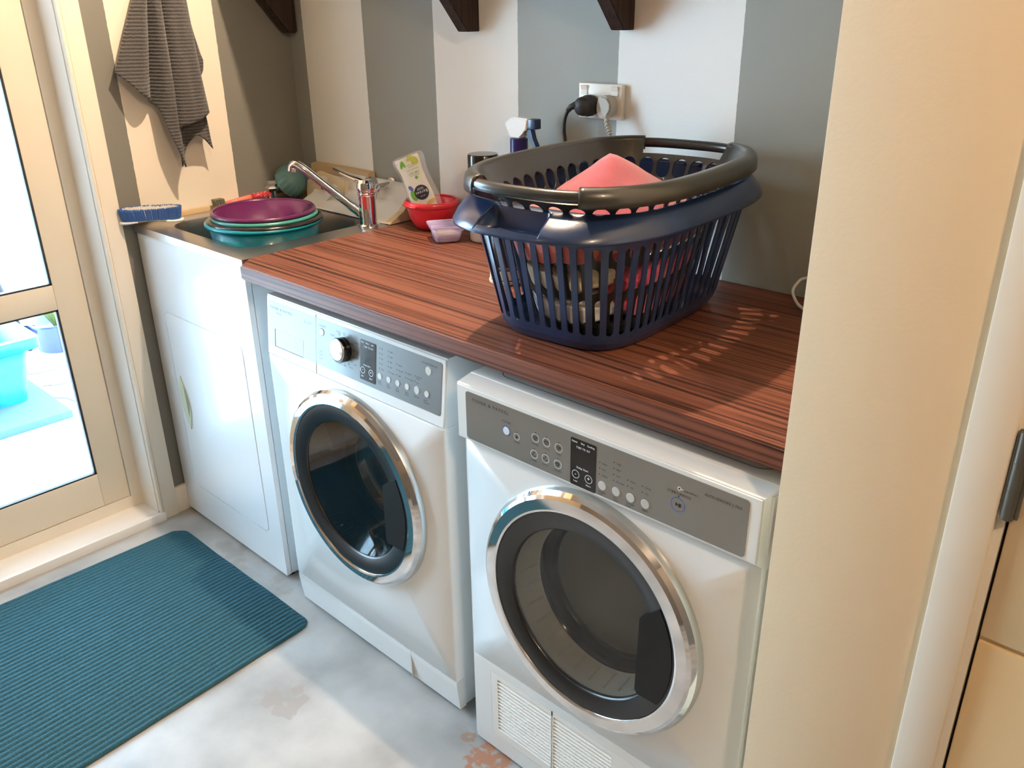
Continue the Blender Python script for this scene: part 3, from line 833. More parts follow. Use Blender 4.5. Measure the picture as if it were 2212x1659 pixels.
# dial
dn = Vector((0, -0.139, -0.016)).normalized(); dc = wplane(0.9655, 0.7935, 0.0008)
fr = Matrix.Rotation(-math.atan2(0.016, 0.139), 3, 'X')
bm = B(); lathe(bm, [(0.0265, 0.0), (0.0265, -0.016), (0.0255, -0.0175), (0.024, -0.0175)], dc, 48, axis='y', frame=fr)
dial = out('dial', bm, 'black_gloss', wm, angle=35)
bm = B(); lathe(bm, [(0.0242, -0.0170), (0.0238, -0.0190), (0.020, -0.0197), (0.0001, -0.0200)], dc, 48, axis='y', frame=fr)
out('dial_cap', bm, 'brushed', dial, smooth=True) if 'brushed' in MATS else None
if 'brushed' not in MATS:
    m, nt, p = base('brushed')
    t = nt.nodes.new('ShaderNodeTexCoord'); g = nt.nodes.new('ShaderNodeTangent'); g.direction_type = 'RADIAL'; g.axis = 'Y'
    p.inputs['Base Color'].default_value = (0.8, 0.8, 0.8, 1); p.inputs['Metallic'].default_value = 1; p.inputs['Roughness'].default_value = 0.3
    p.inputs['Anisotropic'].default_value = 0.9
    nt.links.new(g.outputs[0], p.inputs['Tangent'])
    out('dial_cap', bm, 'brushed', dial, smooth=True)
bx_ = [(1.0837, 'Wash\nTemp'), (1.1117, 'Spin\nSpeed'), (1.139, 'Soil\nLevel'), (1.1674, 'Rinse\nBoost'), (1.1959, 'Options'), (1.2244, 'Add a\nGarment')]
for i, (x, tx) in enumerate(bx_):
    bm = B(); discmesh(bm, x, 0.7668 + 0.0006 * i, 0.0065 if i != 4 else 0.0072, wp2)
    out('button', bm, 'button_grey', wm)
bm = B(); discmesh(bm, 1.2268, 0.8163, 0.0078, wp2); out('start_button', bm, 'button_grey', wm)
bm = B(); discmesh(bm, 0.8881, 0.8122, 0.0072, wp2); out('power_button', bm, 'button_lit', wm)
bm = B(); ringmesh(bm, 0.8881, 0.8122, 0.0074, 0.0086, wp2); ringmesh(bm, 0.8849, 0.7651, 0.0040, 0.0048, wp2, seg=16)
ringmesh(bm, 0.8255, 0.8211, 0.0036, 0.0042, wp2, seg=16)
out('printed_rings', bm, 'ink', wm)['kind'] = 'stuff'
bm = B(); ringmesh(bm, 1.0293, 0.7658, 0.0062, 0.0072, wp3); ringmesh(bm, 1.056, 0.7658, 0.0062, 0.0072, wp3); ringmesh(bm, 1.1959, 0.7692, 0.0072, 0.0081, wp2)
ringmesh(bm, 1.2268, 0.8163, 0.0079, 0.0085, wp2)
out('white_rings', bm, 'ink_white', wm)['kind'] = 'stuff'
L = [('FISHER & PAYKEL', 0.6898, 0.8235, 0.0052, 'L', 0.0885), ('WashSmart', 0.7145, 0.8148, 0.0030, 'L', None), ('6', 0.8245, 0.8193, 0.0036, 'L', None),
     ('direct drive\nmotor', 0.836, 0.8215, 0.0022, 'L', None),
     ('POWER', 0.890, 0.8240, 0.0032, 'C', 0.021), ('Keylock', 0.8845, 0.7520, 0.0024, 'C', None),
     ('START/PAUSE', 1.2085, 0.8275, 0.0040, 'L', 0.042)]
for i, s in enumerate(('90', '60', '40', '30', 'Cold')): L.append((s, 1.0875, 0.8232 - 0.0104 * i, 0.0030, 'L', None)); L.append(('\u2022', 1.0815, 0.8222 - 0.0104 * i, 0.006, 'L', None))
for i, s in enumerate(('1400', '1000', '800', '500', 'No Spin')): L.append((s, 1.1140, 0.8234 - 0.0104 * i, 0.0030, 'L', None)); L.append(('\u2022', 1.1080, 0.8224 - 0.0104 * i, 0.006, 'L', None))
for i, s in enumerate(('Heavy', 'Normal', 'Light')): L.append((s, 1.1400, 0.8038 - 0.0107 * i, 0.0030, 'L', None)); L.append(('\u2022', 1.1342, 0.8028 - 0.0107 * i, 0.006, 'L', None))
for i, s in enumerate(('Soaker', 'Pre Wash')): L.append((s, 1.1668, 0.7940 - 0.0105 * i, 0.0030, 'L', None)); L.append(('\u2022', 1.1608, 0.7930 - 0.0105 * i, 0.006, 'L', None))
for i, s in enumerate(('Intensive\nRinse', 'Dry')): L.append((s, 1.1940, 0.7955 - 0.0125 * i, 0.0028, 'L', None)); L.append(('\u2022', 1.1886, 0.7935 - 0.0105 * i, 0.006, 'L', None))
for x, tx in bx_: L.append((tx, x, 0.7545, 0.0030, 'C', None))
for s, a_, r_ in (('Everyday', 150, 0.047), ('Cottons', 118, 0.043), ('Heavy', 62, 0.045), ('Delicates', 32, 0.050), ('Quick', 8, 0.045), ('Wool', -14, 0.045), ('Sports', -36, 0.047), ('Allergy', -58, 0.045), ('Freshen', -85, 0.040), ('Drum Clean', -112, 0.042)):
    L.append((s, 0.9655 + r_ * math.cos(math.radians(a_)), 0.7925 + r_ * 0.88 * math.sin(math.radians(a_)), 0.0027, 'C', None))
lettering('lettering', L, wp2, 'ink', wm)
bm = B()   # small programme symbols around the dial
for a_ in (150, 118, 90, 62, 32, 8, -14, -36, -58, -85, -112):
    x = 0.9655 + 0.0325 * math.cos(math.radians(a_)); z = 0.7935 + 0.0325 * math.sin(math.radians(a_))
    ringmesh(bm, x, z, 0.0022, 0.0032, wp2, seg=6)
bm2 = bm
slabpoly(bm, [(1.2245, 0.8140), (1.2245, 0.8186), (1.2272, 0.8163)], wp3, 0.0, 0.0004)
for q in (1.2285, 1.2302): slabpoly(bm, [(q, 0.8142), (q + 0.0008, 0.8142), (q + 0.0008, 0.8184), (q, 0.8184)], wp3, 0.0, 0.0004)
out('symbols', bm, 'ink', wm)['kind'] = 'stuff'
lettering('display_lettering', [('Wash', 1.0225, 0.8235, 0.0030, 'L', None), ('Rinse', 1.0385, 0.8235, 0.0030, 'L', None), ('Spin', 1.0560, 0.8235, 0.0030, 'L', None),
          ('TIME TO GO', 1.0465, 0.8150, 0.0032, 'C', 0.030), ('Delay Start', 1.0430, 0.7765, 0.0032, 'C', None), ('-', 1.0278, 0.7640, 0.006, 'L', None), ('+', 1.0535, 0.7635, 0.006, 'L', None),
          ('Less', 1.0285, 0.7520, 0.0030, 'C', None), ('More', 1.0560, 0.7520, 0.0030, 'C', None)], wp3, 'ink_white', wm)
appliance_door(wm, wcx, wcz, yW, WR, 0.199, 0.160, 'washer_glass', True, 0.115, 0.085)
bm = B(); lathe(bm, [(0.199, 0.004), (0.192, 0.040), (0.176, 0.062), (0.172, 0.088), (0.178, 0.100)], (wcx, yW, wcz), 80, axis='y')
out('door_seal', bm, 'rubber', wm, smooth=True)
bm = B(); lathe(bm, [(0.176, 0.100), (0.180, 0.104), (0.236, 0.112), (0.236, 0.43), (0.0, 0.44)], (wcx, yW, wcz), 80, axis='y')
out('drum', bm, 'drum_dark', wm, smooth=True)
def pull(parent, pts, y0, y1, mat='black_matte'):
    bm = B(); slabpoly(bm, pts, lambda x, z, l: Vector((x, y0 - l, z)), 0.0, y0 - y1)
    return out('door_pull', bm, mat, parent)
arc = [(wcx + 0.193 * math.cos(a), wcz + 0.193 * math.sin(a)) for a in [math.radians(-23 + 52 * k / 8) for k in range(9)]]
pull(wm, arc + [(1.134, 0.558), (1.103, 0.536), (1.100, 0.532), (1.098, 0.400), (1.102, 0.392)], yW - 0.014, yW - 0.0235)
for x, y in ((WX0 + 0.05, -0.55), (WX1 - 0.05, -0.55), (WX0 + 0.05, -0.07), (WX1 - 0.05, -0.07)):
    bm = B(); tube(bm, [(x, y, 0), (x, y, 0.02)], 0.02, 12); out('foot', bm, 'black_matte', wm)

# ---- dryer
DX0, DX1 = 1.3417, 1.9417
dm = thing('tumble_dryer', 'white tumble dryer with taupe touch panel and louvred vents next to the cream wall', 'tumble dryer', (1.64, -0.31, 0))
dcx, dcz = 1.6338, 0.4933
yD = -0.612
bm = B()
box(bm, DX0 + 0.0015, DX0 + 0.012, -0.607, -0.0205, 0.013, 0.8385); box(bm, DX1 - 0.012, DX1 - 0.0015, -0.607, -0.0205, 0.013, 0.8385)
box(bm, DX0 + 0.02, DX1 - 0.02, -0.59, -0.02, 0.010, 0.03); box(bm, DX0 + 0.002, DX1 - 0.002, -0.035, -0.021, 0.012, 0.838)
out('cabinet_body', bm, 'enamel', dm)
# front panel with porthole, opening for the vent hatches below
holed_front(DX0 + 0.008, DX1 - 0.004, 0.236, 0.729, dcx, dcz, 0.192, yD, 0.03, 'enamel', dm, bev=0.002)
HX0, HX1, HZ0, HZ1 = 1.396, 1.880, 0.050, 0.215
bm = B()
y0, y1 = yD, yD + 0.012
box(bm, DX0 + 0.008, HX0, y0, y1, 0.0115, 0.236); box(bm, HX1, DX1 - 0.004, y0, y1, 0.0115, 0.236)
box(bm, HX0, HX1, y0, y1, HZ1, 0.236); box(bm, HX0, HX1, y0, y1, 0.0115, HZ0)
out('lower_panel', bm, 'enamel', dm)
def vent(x0, x1, z0, z1, gx0, gx1, gz0, gz1):
    bm = B(); e = 0.0012; cx, cz = (gx0 + gx1) / 2, (gz0 + gz1) / 2; n_ = 64
    outer = rect_dir(x0 + e, x1 - e, z0 + e, z1 - e, cx, cz, n_); inner = rect_dir(gx0, gx1, gz0, gz1, cx, cz, n_)
    a, b = plate_hole(bm, outer, inner, lambda x, z: Vector((x, yD - 0.0005, z)))
    a2 = [bm.verts.new(v.co + Vector((0, 0.01, 0))) for v in a]; b2 = [bm.verts.new(v.co + Vector((0, 0.01, 0))) for v in b]
    for i in range(n_):
        j = (i + 1) % n_
        bm.faces.new([a[i], a[j], a2[j], a2[i]]); bm.faces.new([b[i], b[j], b2[j], b2[i]])
    bm.faces.new([bm.verts.new((gx0, yD + 0.0095, gz0)), bm.verts.new((gx1, yD + 0.0095, gz0)), bm.verts.new((gx1, yD + 0.0095, gz1)), bm.verts.new((gx0, yD + 0.0095, gz1))])
    v = out('vent_panel', bm, 'slat_white', dm)
    me = None; n_s = 15; pitch = (gz1 - gz0) / n_s
    for k in range(n_s):
        if me is None:
            b_ = B(); prism(b_, [(yD - 0.0008, 0.0), (yD + 0.006, pitch * 0.95), (yD + 0.008, pitch * 0.95), (yD + 0.0012, -0.001)], 0, gx0, gx1)
            s0 = out('slat', b_, 'slat_white', v); s0.location.z += gz0; me = s0
        else:
            s1 = me.copy(); COL.objects.link(s1); s1.location.z += pitch * k
for args in ((HX0, 1.5590, HZ0, HZ1, 1.415, 1.5555, 0.070, 0.203), (1.5590, HX1, HZ0, HZ1, 1.5625, 1.700, 0.070, 0.203)): vent(*args)
for za, zb in ((0.205, HZ1), (0.050, 0.066)): boxo('latch_slot', (1.5580, 1.5600, yD - 0.0012, yD + 0.008, za, zb), 'black_matte', dm)
# console with chamfers all round
def dplane(x, z, l): return Vector((x, -0.6234 - l, z))
bm = B()
of = [(1.3417, 0.7390), (1.9300, 0.7330), (1.9340, 0.8300), (1.3417, 0.8394)]
fa = [bm.verts.new((x, -0.6234, z)) for x, z in ((DX0, 0.7345), (DX1 - 0.010, 0.7345), (DX1 - 0.010, 0.8385), (DX0, 0.8385))]
fb = [bm.verts.new((x, yy, z)) for x, yy, z in ((DX0, -0.6100, 0.7240), (DX1, -0.6100, 0.7240), (DX1, -0.578, 0.8490), (DX0 + 0.004, -0.590, 0.8490))]
fc = [bm.verts.new((x, -0.56, z)) for x, z in ((DX0, 0.7240), (DX1, 0.7240), (DX1, 0.8490), (DX0 + 0.004, 0.8490))]
for i in range(4):
    j = (i + 1) % 4
    bm.faces.new([fa[i], fa[j], fb[j], fb[i]]); bm.faces.new([fb[i], fb[j], fc[j], fc[i]])
bm.faces.new(fa); bm.faces.new(fc[::-1])
es = [e for e in bm.edges if all(v in fa for v in e.verts)]
bmesh.ops.bevel(bm, geom=es, offset=0.002, segments=2, affect='EDGES')
out('console', bm, 'enamel', dm, angle=25)
boxo('top_panel', (DX0 + 0.004, DX1 - 0.002, -0.592, -0.02, 0.840, 0.8500), 'enamel_soft', dm, bev=0.002)
bm = B(); pts_o = rrect(DX0 + 0.045, DX1 - 0.025, -0.570, -0.05, 0.03, 6); pts_i = rrect(DX0 + 0.0465, DX1 - 0.0265, -0.5685, -0.0515, 0.0285, 6)
plate_hole(bm, pts_o, pts_i, lambda x, y: Vector((x, y, 0.8504)))
out('top_seam', bm, 'seam_dark', dm)
bm = B(); slabpoly(bm, rrect(1.3655, 1.9140, 0.7385, 0.8300, 0.006), dplane, 0.0, 0.0008)
out('control_panel', bm, 'panel_taupe', dm)
dp2 = lambda x, z, l: dplane(x, z, l + 0.0008)
dp3 = lambda x, z, l: dplane(x, z, l + 0.0013)
bm = B(); slabpoly(bm, rrect(1.6035, 1.6545, 0.7380, 0.8218, 0.003), dplane, 0.0, 0.0013)
out('display', bm, 'black_gloss', dm)
bm = B(); discmesh(bm, 1.4632, 0.7842, 0.0075, dp2); out('power_button', bm, 'button_lit', dm)
for x, tx in ((1.6674, ''), (1.6941, ''), (1.7210, ''), (1.7480, '')):
    bm = B(); discmesh(bm, x, 0.7575, 0.0072, dp2); out('button', bm, 'button_grey', dm)
bm = B(); ringmesh(bm, 1.4632, 0.7842, 0.0076, 0.0092, dp2); ringmesh(bm, 1.8035, 0.7792, 0.0108, 0.0120, dp2)
out('blue_rings', bm, 'ring_blue', dm)['kind'] = 'stuff'
progs = [(1.5284, 0.7932, 'Everyday'), (1.5524, 0.7932, 'Cottons'), (1.5784, 0.7921, 'Heavy'), (1.5258, 0.7621, 'Freshen'), (1.5506, 0.7627, 'Air Dry'), (1.5768, 0.7618, 'Easy Iron')]
bm = B(); ringmesh(bm, 1.4866, 0.7810, 0.0058, 0.0066, dp2)
for x, z, s in progs: ringmesh(bm, x, z, 0.0072, 0.0080, dp2)
ringmesh(bm, 1.8041, 0.8065, 0.0020, 0.0032, dp2, seg=16); slabpoly(bm, [(1.8070, 0.8060), (1.8110, 0.8060), (1.8110, 0.8068), (1.8070, 0.8070)], dp2, 0.0, 0.0006)
for x in (1.6674, 1.6941, 1.7210, 1.7480): ringmesh(bm, x, 0.7575, 0.0072, 0.0078, dp2, lift=0.0003)
ringmesh(bm, 1.6146, 0.7585, 0.0065, 0.0074, dp3); ringmesh(bm, 1.6406, 0.7583, 0.0065, 0.0074, dp3)
out('white_rings', bm, 'ink_white', dm)['kind'] = 'stuff'
bm = B()
def shirt(x, z, s):
    P_ = [(-.5, .55), (-.2, .7), (.2, .7), (.5, .55), (.95, .2), (.65, -.1), (.45, .1), (.45, -.7), (-.45, -.7), (-.45, .1), (-.65, -.1), (-.95, .2)]
    Q_ = [(p[0] * .62, p[1] * .62) for p in P_]
    a = [bm.verts.new(dp2(x + p[0] * s, z + p[1] * s, 0.0007)) for p in P_]; b = [bm.verts.new(dp2(x + p[0] * s, z + p[1] * s, 0.0007)) for p in Q_]
    for i in range(12): bm.faces.new([a[i], a[(i + 1) % 12], b[(i + 1) % 12], b[i]])
for x, z, s in progs[:3] + progs[5:]: shirt(x, z, 0.0050)
for dx, dz in ((0, 0.003), (-0.003, -0.001), (0.002, -0.003)): discmesh(bm, 1.5258 + dx, 0.7621 + dz, 0.0012, dp2, 0.0, 0.0007, 8); discmesh(bm, 1.5506 + dx, 0.7627 + dz, 0.0013, dp2, 0.0, 0.0007, 8)
for x, z in [(p[0], p[1] + 0.0098) for p in progs] + [(1.4866, 0.7895), (1.8040, 0.7935)]: discmesh(bm, x, z, 0.0009, dp2, 0.0, 0.0007, 8)
discmesh(bm, 1.8041, 0.8065, 0.0011, dp2, 0.0, 0.0007, 8)
for x, z in ((1.4866, 0.7815), (1.4866, 0.7795)): discmesh(bm, x, z, 0.0015, dp2, 0.0, 0.0007, 8)
slabpoly(bm, [(1.8000, 0.7762), (1.8000, 0.7822), (1.8036, 0.7792)], dp2, 0.0, 0.0007)
for q in (1.8052, 1.8075): slabpoly(bm, [(q, 0.7764), (q + 0.0010, 0.7764), (q + 0.0010, 0.7820), (q, 0.7820)], dp2, 0.0, 0.0007)
out('symbols', bm, 'ink', dm)['kind'] = 'stuff'
L = [('FISHER & PAYKEL', 1.3824, 0.8150, 0.0058, 'L', 0.0865), ('POWER', 1.4637, 0.7990, 0.0036, 'C', 0.0205), ('Keylock', 1.4872, 0.7698, 0.0026, 'C', None),
     ('START/PAUSE', 1.7846, 0.7955, 0.0042, 'L', 0.0395), ('Lint Filter', 1.8130, 0.8045, 0.0032, 'L', 0.021), ('AUTO-SENSING | 7KG', 1.8454, 0.8118, 0.0042, 'L', 0.0575)]
for x, z, s in progs: L.append((s, x, z - 0.0128, 0.0027, 'C', None))
for x, z, ss in ((1.6611, 0.7952, ('Extra', 'Dry', 'Damp')), (1.6882, 0.8048, ('High', 'Med', 'Low', 'No Heat')), (1.7145, 0.7842, ('Extra', 'On')), (1.7415, 0.7842, ('Damp', 'On'))):
    for i, s in enumerate(ss): L.append((s, x + 0.0055, z - 0.0104 * i, 0.0029, 'L', None)); L.append(('\u2022', x - 0.001, z - 0.0012 - 0.0104 * i, 0.006, 'L', None))
for x, s in ((1.6674, 'Dryness\nLevel'), (1.6941, 'Dry\nTemp'), (1.7210, 'Wrinkle\nFree'), (1.7480, 'Signal')): L.append((s, x, 0.7448, 0.0029, 'C', None))
lettering('lettering', L, dp2, 'ink', dm)
lettering('display_lettering', [('Status', 1.6060, 0.8150, 0.0030, 'L', None), ('Dry', 1.6245, 0.8150, 0.0030, 'L', None), ('Cooling', 1.6365, 0.8150, 0.0030, 'L', None), ('TIME TO GO', 1.6285, 0.8060, 0.0034, 'C', 0.027),
          ('Delay Start', 1.6280, 0.7705, 0.0034, 'C', None), ('-', 1.6130, 0.7565, 0.006, 'L', None), ('+', 1.6380, 0.7558, 0.007, 'L', None), ('Less', 1.6146, 0.7450, 0.0030, 'C', None), ('More', 1.6406, 0.7450, 0.0030, 'C', None)], dp3, 'ink_white', dm)
appliance_door(dm, dcx, dcz, yD, 0.229, 0.1918, 0.156, 'dryer_glass', False, 0.128, 0.060)
bm = B(); lathe(bm, [(0.158, -0.010), (0.1565, 0.000), (0.150, 0.044), (0.146, 0.047)], (dcx, yD, dcz), 80, axis='y')
out('inner_frame', bm, 'dryer_inner', dm, smooth=True)
for k in range(14):    # webs moulded into the translucent inner frame
    a = math.radians(180 + 13 * k); bm = B()
    c, s_ = math.cos(a), math.sin(a)
    for t0, t1, y0_, y1_ in ((0.1585, 0.1535, 0.004, 0.042),):
        p = [Vector((dcx + t0 * c, yD + y0_, dcz + t0 * s_)), Vector((dcx + t1 * c, yD + y0_, dcz + t1 * s_)), Vector((dcx + (t1 - 0.004) * c, yD + y1_, dcz + (t1 - 0.004) * s_)), Vector((dcx + (t0 - 0.006) * c, yD + y1_, dcz + (t0 - 0.006) * s_))]
        off = Vector((-s_, 0, c)) * 0.002
        va = [bm.verts.new(q + off) for q in p]; vb = [bm.verts.new(q - off) for q in p]
        bm.faces.new(va); bm.faces.new(vb[::-1])
        for i in range(4): bm.faces.new([va[i], vb[i], vb[(i + 1) % 4], va[(i + 1) % 4]])
    out('frame_web', bm, 'dryer_inner', dm)
bm = B(); lathe(bm, [(0.146, 0.046), (0.140, 0.056), (0.137, 0.072), (0.1325, 0.080), (0.129, 0.081)], (dcx, yD, dcz), 80, axis='y')
out('drum_collar', bm, 'black_gloss', dm, smooth=True)
bm = B(); lathe(bm, [(0.130, 0.080), (0.0005, 0.082)], (dcx, yD, dcz), 80, axis='y')
out('inner_door_back', bm, 'dryer_back', dm, smooth=True)
arc = [(dcx + 0.187 * math.cos(a), dcz + 0.187 * math.sin(a)) for a in [math.radians(-28 + 60 * k / 8) for k in range(9)]]
pull(dm, arc + [(1.760, 0.562), (1.757, 0.556), (1.755, 0.412), (1.760, 0.404)], yD - 0.014, yD - 0.0235)
for x, y in ((DX0 + 0.05, -0.55), (DX1 - 0.05, -0.55), (DX0 + 0.05, -0.07), (DX1 - 0.05, -0.07)):
    bm = B(); tube(bm, [(x, y, 0), (x, y, 0.02)], 0.02, 12); out('foot', bm, 'black_matte', dm)

# ------------------------------------------------------------------ floor mat
def Q(u, v):
    A_, B_, C_, D_ = Vector((0.106, -0.640)), Vector((0.772, -0.632)), Vector((0.822, -1.640)), Vector((0.084, -1.640))
    return A_.lerp(B_, u).lerp(D_.lerp(C_, u), v)
bm = B(); NR = 46; per = 6; NU = NR * per; NV = 60
Wd, Hd, rc = 0.69, 1.0, 0.035
grid = []
for i in range(NU + 1):
    u = i / NU; dx = min(u, 1 - u) * Wd
    inset = (rc - math.sqrt(max(0, rc * rc - (rc - dx) ** 2))) / Hd if dx < rc else 0
    row = []
    for j in range(NV + 1):
        v = inset + (1 - 2 * inset) * j / NV
        ph = (u * NR) % 1.0
        h = 0.0045 + 0.0045 * max(0.0, math.sin(PI * ph)) ** 0.6
        wob = 0.0012 * noise.noise(Vector((u * 8, v * 9, 3)))
        p = Q(u, v)
        h += 0.0006 * noise.noise(Vector((u * 220, v * 160, 0)))
        row.append(bm.verts.new((p.x + wob, p.y + 0.002 * noise.noise(Vector((u * 5, 0, v * 5))), max(0.002, h if 0 < i < NU and 0 < j < NV else 0.001))))
    grid.append(row)
for i in range(NU):
    for j in range(NV): bm.faces.new([grid[i][j], grid[i + 1][j], grid[i + 1][j + 1], grid[i][j + 1]])
o = out('floor_mat', bm, 'mat_pile', smooth=True)
setp(o, 'dark teal ribbed floor mat with rounded corners in front of the glazed door', 'mat')

# ------------------------------------------------------------------ laundry baskets
def sellipse(a, b, n, m):
    """m points evenly spaced by arc length, starting at angle 0"""
    K = 1440; P_ = []
    for k in range(K + 1):
        t = 2 * PI * k / K; c, s = math.cos(t), math.sin(t)
        P_.append((a * math.copysign(abs(c) ** (2 / n), c), b * math.copysign(abs(s) ** (2 / n), s)))
    Ls = [0]
    for k in range(K): Ls.append(Ls[-1] + math.hypot(P_[k + 1][0] - P_[k][0], P_[k + 1][1] - P_[k][1]))
    res = []; j = 0
    for i in range(m):
        s = Ls[-1] * i / m
        while Ls[j + 1] < s: j += 1
        f = (s - Ls[j]) / max(1e-9, Ls[j + 1] - Ls[j])
        res.append((P_[j][0] + (P_[j + 1][0] - P_[j][0]) * f, P_[j][1] + (P_[j + 1][1] - P_[j][1]) * f))
    return res
class Shell:
    """wall surface from stacked super-ellipses; S(u,v) gives the point, u in 0..1 round, v = height"""
    def __init__(s, secs, cx, cy, rot, m=720):
        s.z = [q[0] for q in secs]; s.L = [sellipse(q[1], q[2], q[3], m) for q in secs]; s.m = m
        s.c = Vector((cx, cy, 0)); s.rm = Matrix.Rotation(rot, 3, 'Z')
    def at(s, u, z, off=0.0):
        u = u % 1.0
        k = 0
        while k < len(s.z) - 2 and z > s.z[k + 1]: k += 1
        f = (z - s.z[k]) / (s.z[k + 1] - s.z[k])
        i = u * s.m; i0 = int(i) % s.m; i1 = (i0 + 1) % s.m; g = i - int(i)
        def pt(l): return (l[i0][0] * (1 - g) + l[i1][0] * g, l[i0][1] * (1 - g) + l[i1][1] * g)
        a, b = pt(s.L[k]), pt(s.L[k + 1])
        x, y = a[0] * (1 - f) + b[0] * f, a[1] * (1 - f) + b[1] * f
        if off:
            p1 = pt(s.L[k]); i2 = (i0 + 6) % s.m; im = (i0 - 6) % s.m
            tx, ty = s.L[k][i2][0] - s.L[k][im][0], s.L[k][i2][1] - s.L[k][im][1]
            ln = math.hypot(tx, ty) or 1; x += ty / ln * off; y -= tx / ln * off
        return s.c + s.rm @ Vector((x, y, z))
def cell_with_hole(bm, sh, u0, u1, z0, z1, hw, hz0, hz1, ins=None, n=24):
    """one wall cell: rectangle in (u,z) with a round-ended slot; hw is the half width as a share of the cell"""
    uc = (u0 + u1) / 2; wu = (u1 - u0); zc = (z0 + z1) / 2
    # metric width of the cell
    wm_ = (sh.at(u1, zc) - sh.at(u0, zc)).length; r = hw * wm_
    def U(x): return uc + x / wm_ * wu
    hole, rect = [], []
    for k in range(n):
        a = 2 * PI * (k + 0.5) / n; c, s = math.cos(a), math.sin(a)
        if s > 0: hx, hz = r * c, hz1 - r + r * s
        else: hx, hz = r * c, hz0 + r + r * s
        hole.append((hx, hz))
    # rectangle samples paired with hole samples by quadrant
    m = n // 4
    for k in range(n):
        q, f = divmod(k, m); f = (f + 0.5) / m
        if q == 0: x, z = (wm_ / 2, zc + (z1 - zc) * f * 2) if f < 0.5 else (wm_ / 2 * (1 - (f - 0.5) * 2), z1)
        elif q == 1: x, z = (-wm_ / 2 * (f * 2), z1) if f < 0.5 else (-wm_ / 2, z1 - (z1 - zc) * (f - 0.5) * 2)
        elif q == 2: x, z = (-wm_ / 2, zc - (zc - z0) * f * 2) if f < 0.5 else (-wm_ / 2 * (1 - (f - 0.5) * 2), z0)
        else: x, z = (wm_ / 2 * (f * 2), z0) if f < 0.5 else (wm_ / 2, z0 + (zc - z0) * (f - 0.5) * 2)
        rect.append((x, z))
    # exact corners
    cor = [(wm_ / 2, z1), (-wm_ / 2, z1), (-wm_ / 2, z0), (wm_ / 2, z0)]
    vh = [bm.verts.new(sh.at(U(x), z)) for x, z in hole]; vr = [bm.verts.new(sh.at(U(x), z)) for x, z in rect]
    vc = [bm.verts.new(sh.at(U(x), z)) for x, z in cor]
    for k in range(n):
        j = (k + 1) % n
        q = k // m; mid = q * m + m // 2 - 1
        if k == mid: bm.faces.new([vr[k], vc[q], vr[j]])
        bm.faces.new([vr[k], vr[j], vh[j], vh[k]])
def strip(bm, sh, nu, zs, u0=0.0, u1=1.0, offs=None):
    closed = abs(u1 - u0 - 1.0) < 1e-6
    cnt = nu if closed else nu + 1
    rows = [[bm.verts.new(sh.at(u0 + (u1 - u0) * i / nu, z, 0 if offs is None else offs[k])) for i in range(cnt)] for k, z in enumerate(zs)]
    for A_, B_ in zip(rows, rows[1:]):
        for i in range(nu): bm.faces.new([A_[i], A_[(i + 1) % cnt], B_[(i + 1) % cnt], B_[i]])
    return rows
def weld(bm, d=0.0004): bmesh.ops.remove_doubles(bm, verts=bm.verts, dist=d)

# navy basket (rectangular, vertical slots)
NCX, NCY, NROT = 1.450, -0.318, math.radians(3.5)
nb = thing('laundry_basket', 'navy blue rectangular laundry basket with vertical slots standing on the counter', 'laundry basket', (NCX, NCY, CT))
nsh = Shell([(0.914, 0.118, 0.190, 4.0), (0.918, 0.127, 0.200, 4.2), (0.932, 0.135, 0.208, 4.4), (0.944, 0.138, 0.211, 4.5), (1.113, 0.170, 0.244, 4.6), (1.150, 0.176, 0.250, 4.4)], NCX, NCY, NROT)
bm = B(); NS = 56
strip(bm, nsh, 224, [0.914, 0.918, 0.924, 0.932, 0.940])
for k in range(NS):
    cell_with_hole(bm, nsh, k / NS, (k + 1) / NS, 0.940, 1.108, 0.27, 0.946, 1.101)
strip(bm, nsh, 224, [1.108, 1.118, 1.150])
weld(bm)
solid(out('side_wall', bm, 'navy_plastic', nb), 0.0028, 0)
bm = B(); base_loop = [bm.verts.new(nsh.at(k / 224, 0.914)) for k in range(224)]; bm.faces.new(base_loop)
solid(out('basket_base', bm, 'navy_plastic', nb), 0.002)
bm = B()
nlip = Shell([(1.118, 0.2005, 0.315, 3.0), (1.122, 0.2005, 0.315, 3.0), (1.136, 0.196, 0.300, 3.1), (1.150, 0.188, 0.275, 3.3), (1.156, 0.182, 0.258, 3.8), (1.1562, 0.178, 0.252, 4.2)], NCX, NCY, NROT)
NU_ = 288
zs = [1.118, 1.122, 1.129, 1.136, 1.143, 1.150, 1.1545, 1.156, 1.1562]
def lip_rows(u0, u1, nu): return strip(bm, nlip, nu, zs, u0, u1)
# two hand recesses at the ends (u = 0.25 back, 0.75 front)
hw_ = 0.036
strip(bm, nlip, 240, zs, -0.25 + hw_, 0.25 - hw_); strip(bm, nlip, 240, zs, 0.25 + hw_, 0.75 - hw_)
for uc in (0.25, 0.75):
    strip(bm, nlip, 24, [1.118, 1.122, 1.128], uc - hw_, uc + hw_)
    strip(bm, nlip, 24, [1.1535, 1.1545, 1.156, 1.1562], uc - hw_, uc + hw_)
    rows = strip(bm, nlip, 24, [1.128, 1.1295, 1.1515, 1.1535], uc - hw_, uc + hw_)
    for ri, zz in ((1, 1.119), (2, 1.121)):
        for i_, v in enumerate(rows[ri]):
            if 0 < i_ < 24: v.co.z = zz
inner = [bm.verts.new(nlip.at(k / 240, 1.1562)) for k in range(240)]
inner2 = [bm.verts.new(nsh.at(k / 240, 1.147)) for k in range(240)]
for k in range(240): bm.faces.new([inner[k], inner[(k + 1) % 240], inner2[(k + 1) % 240], inner2[k]])
weld(bm, 0.0003)
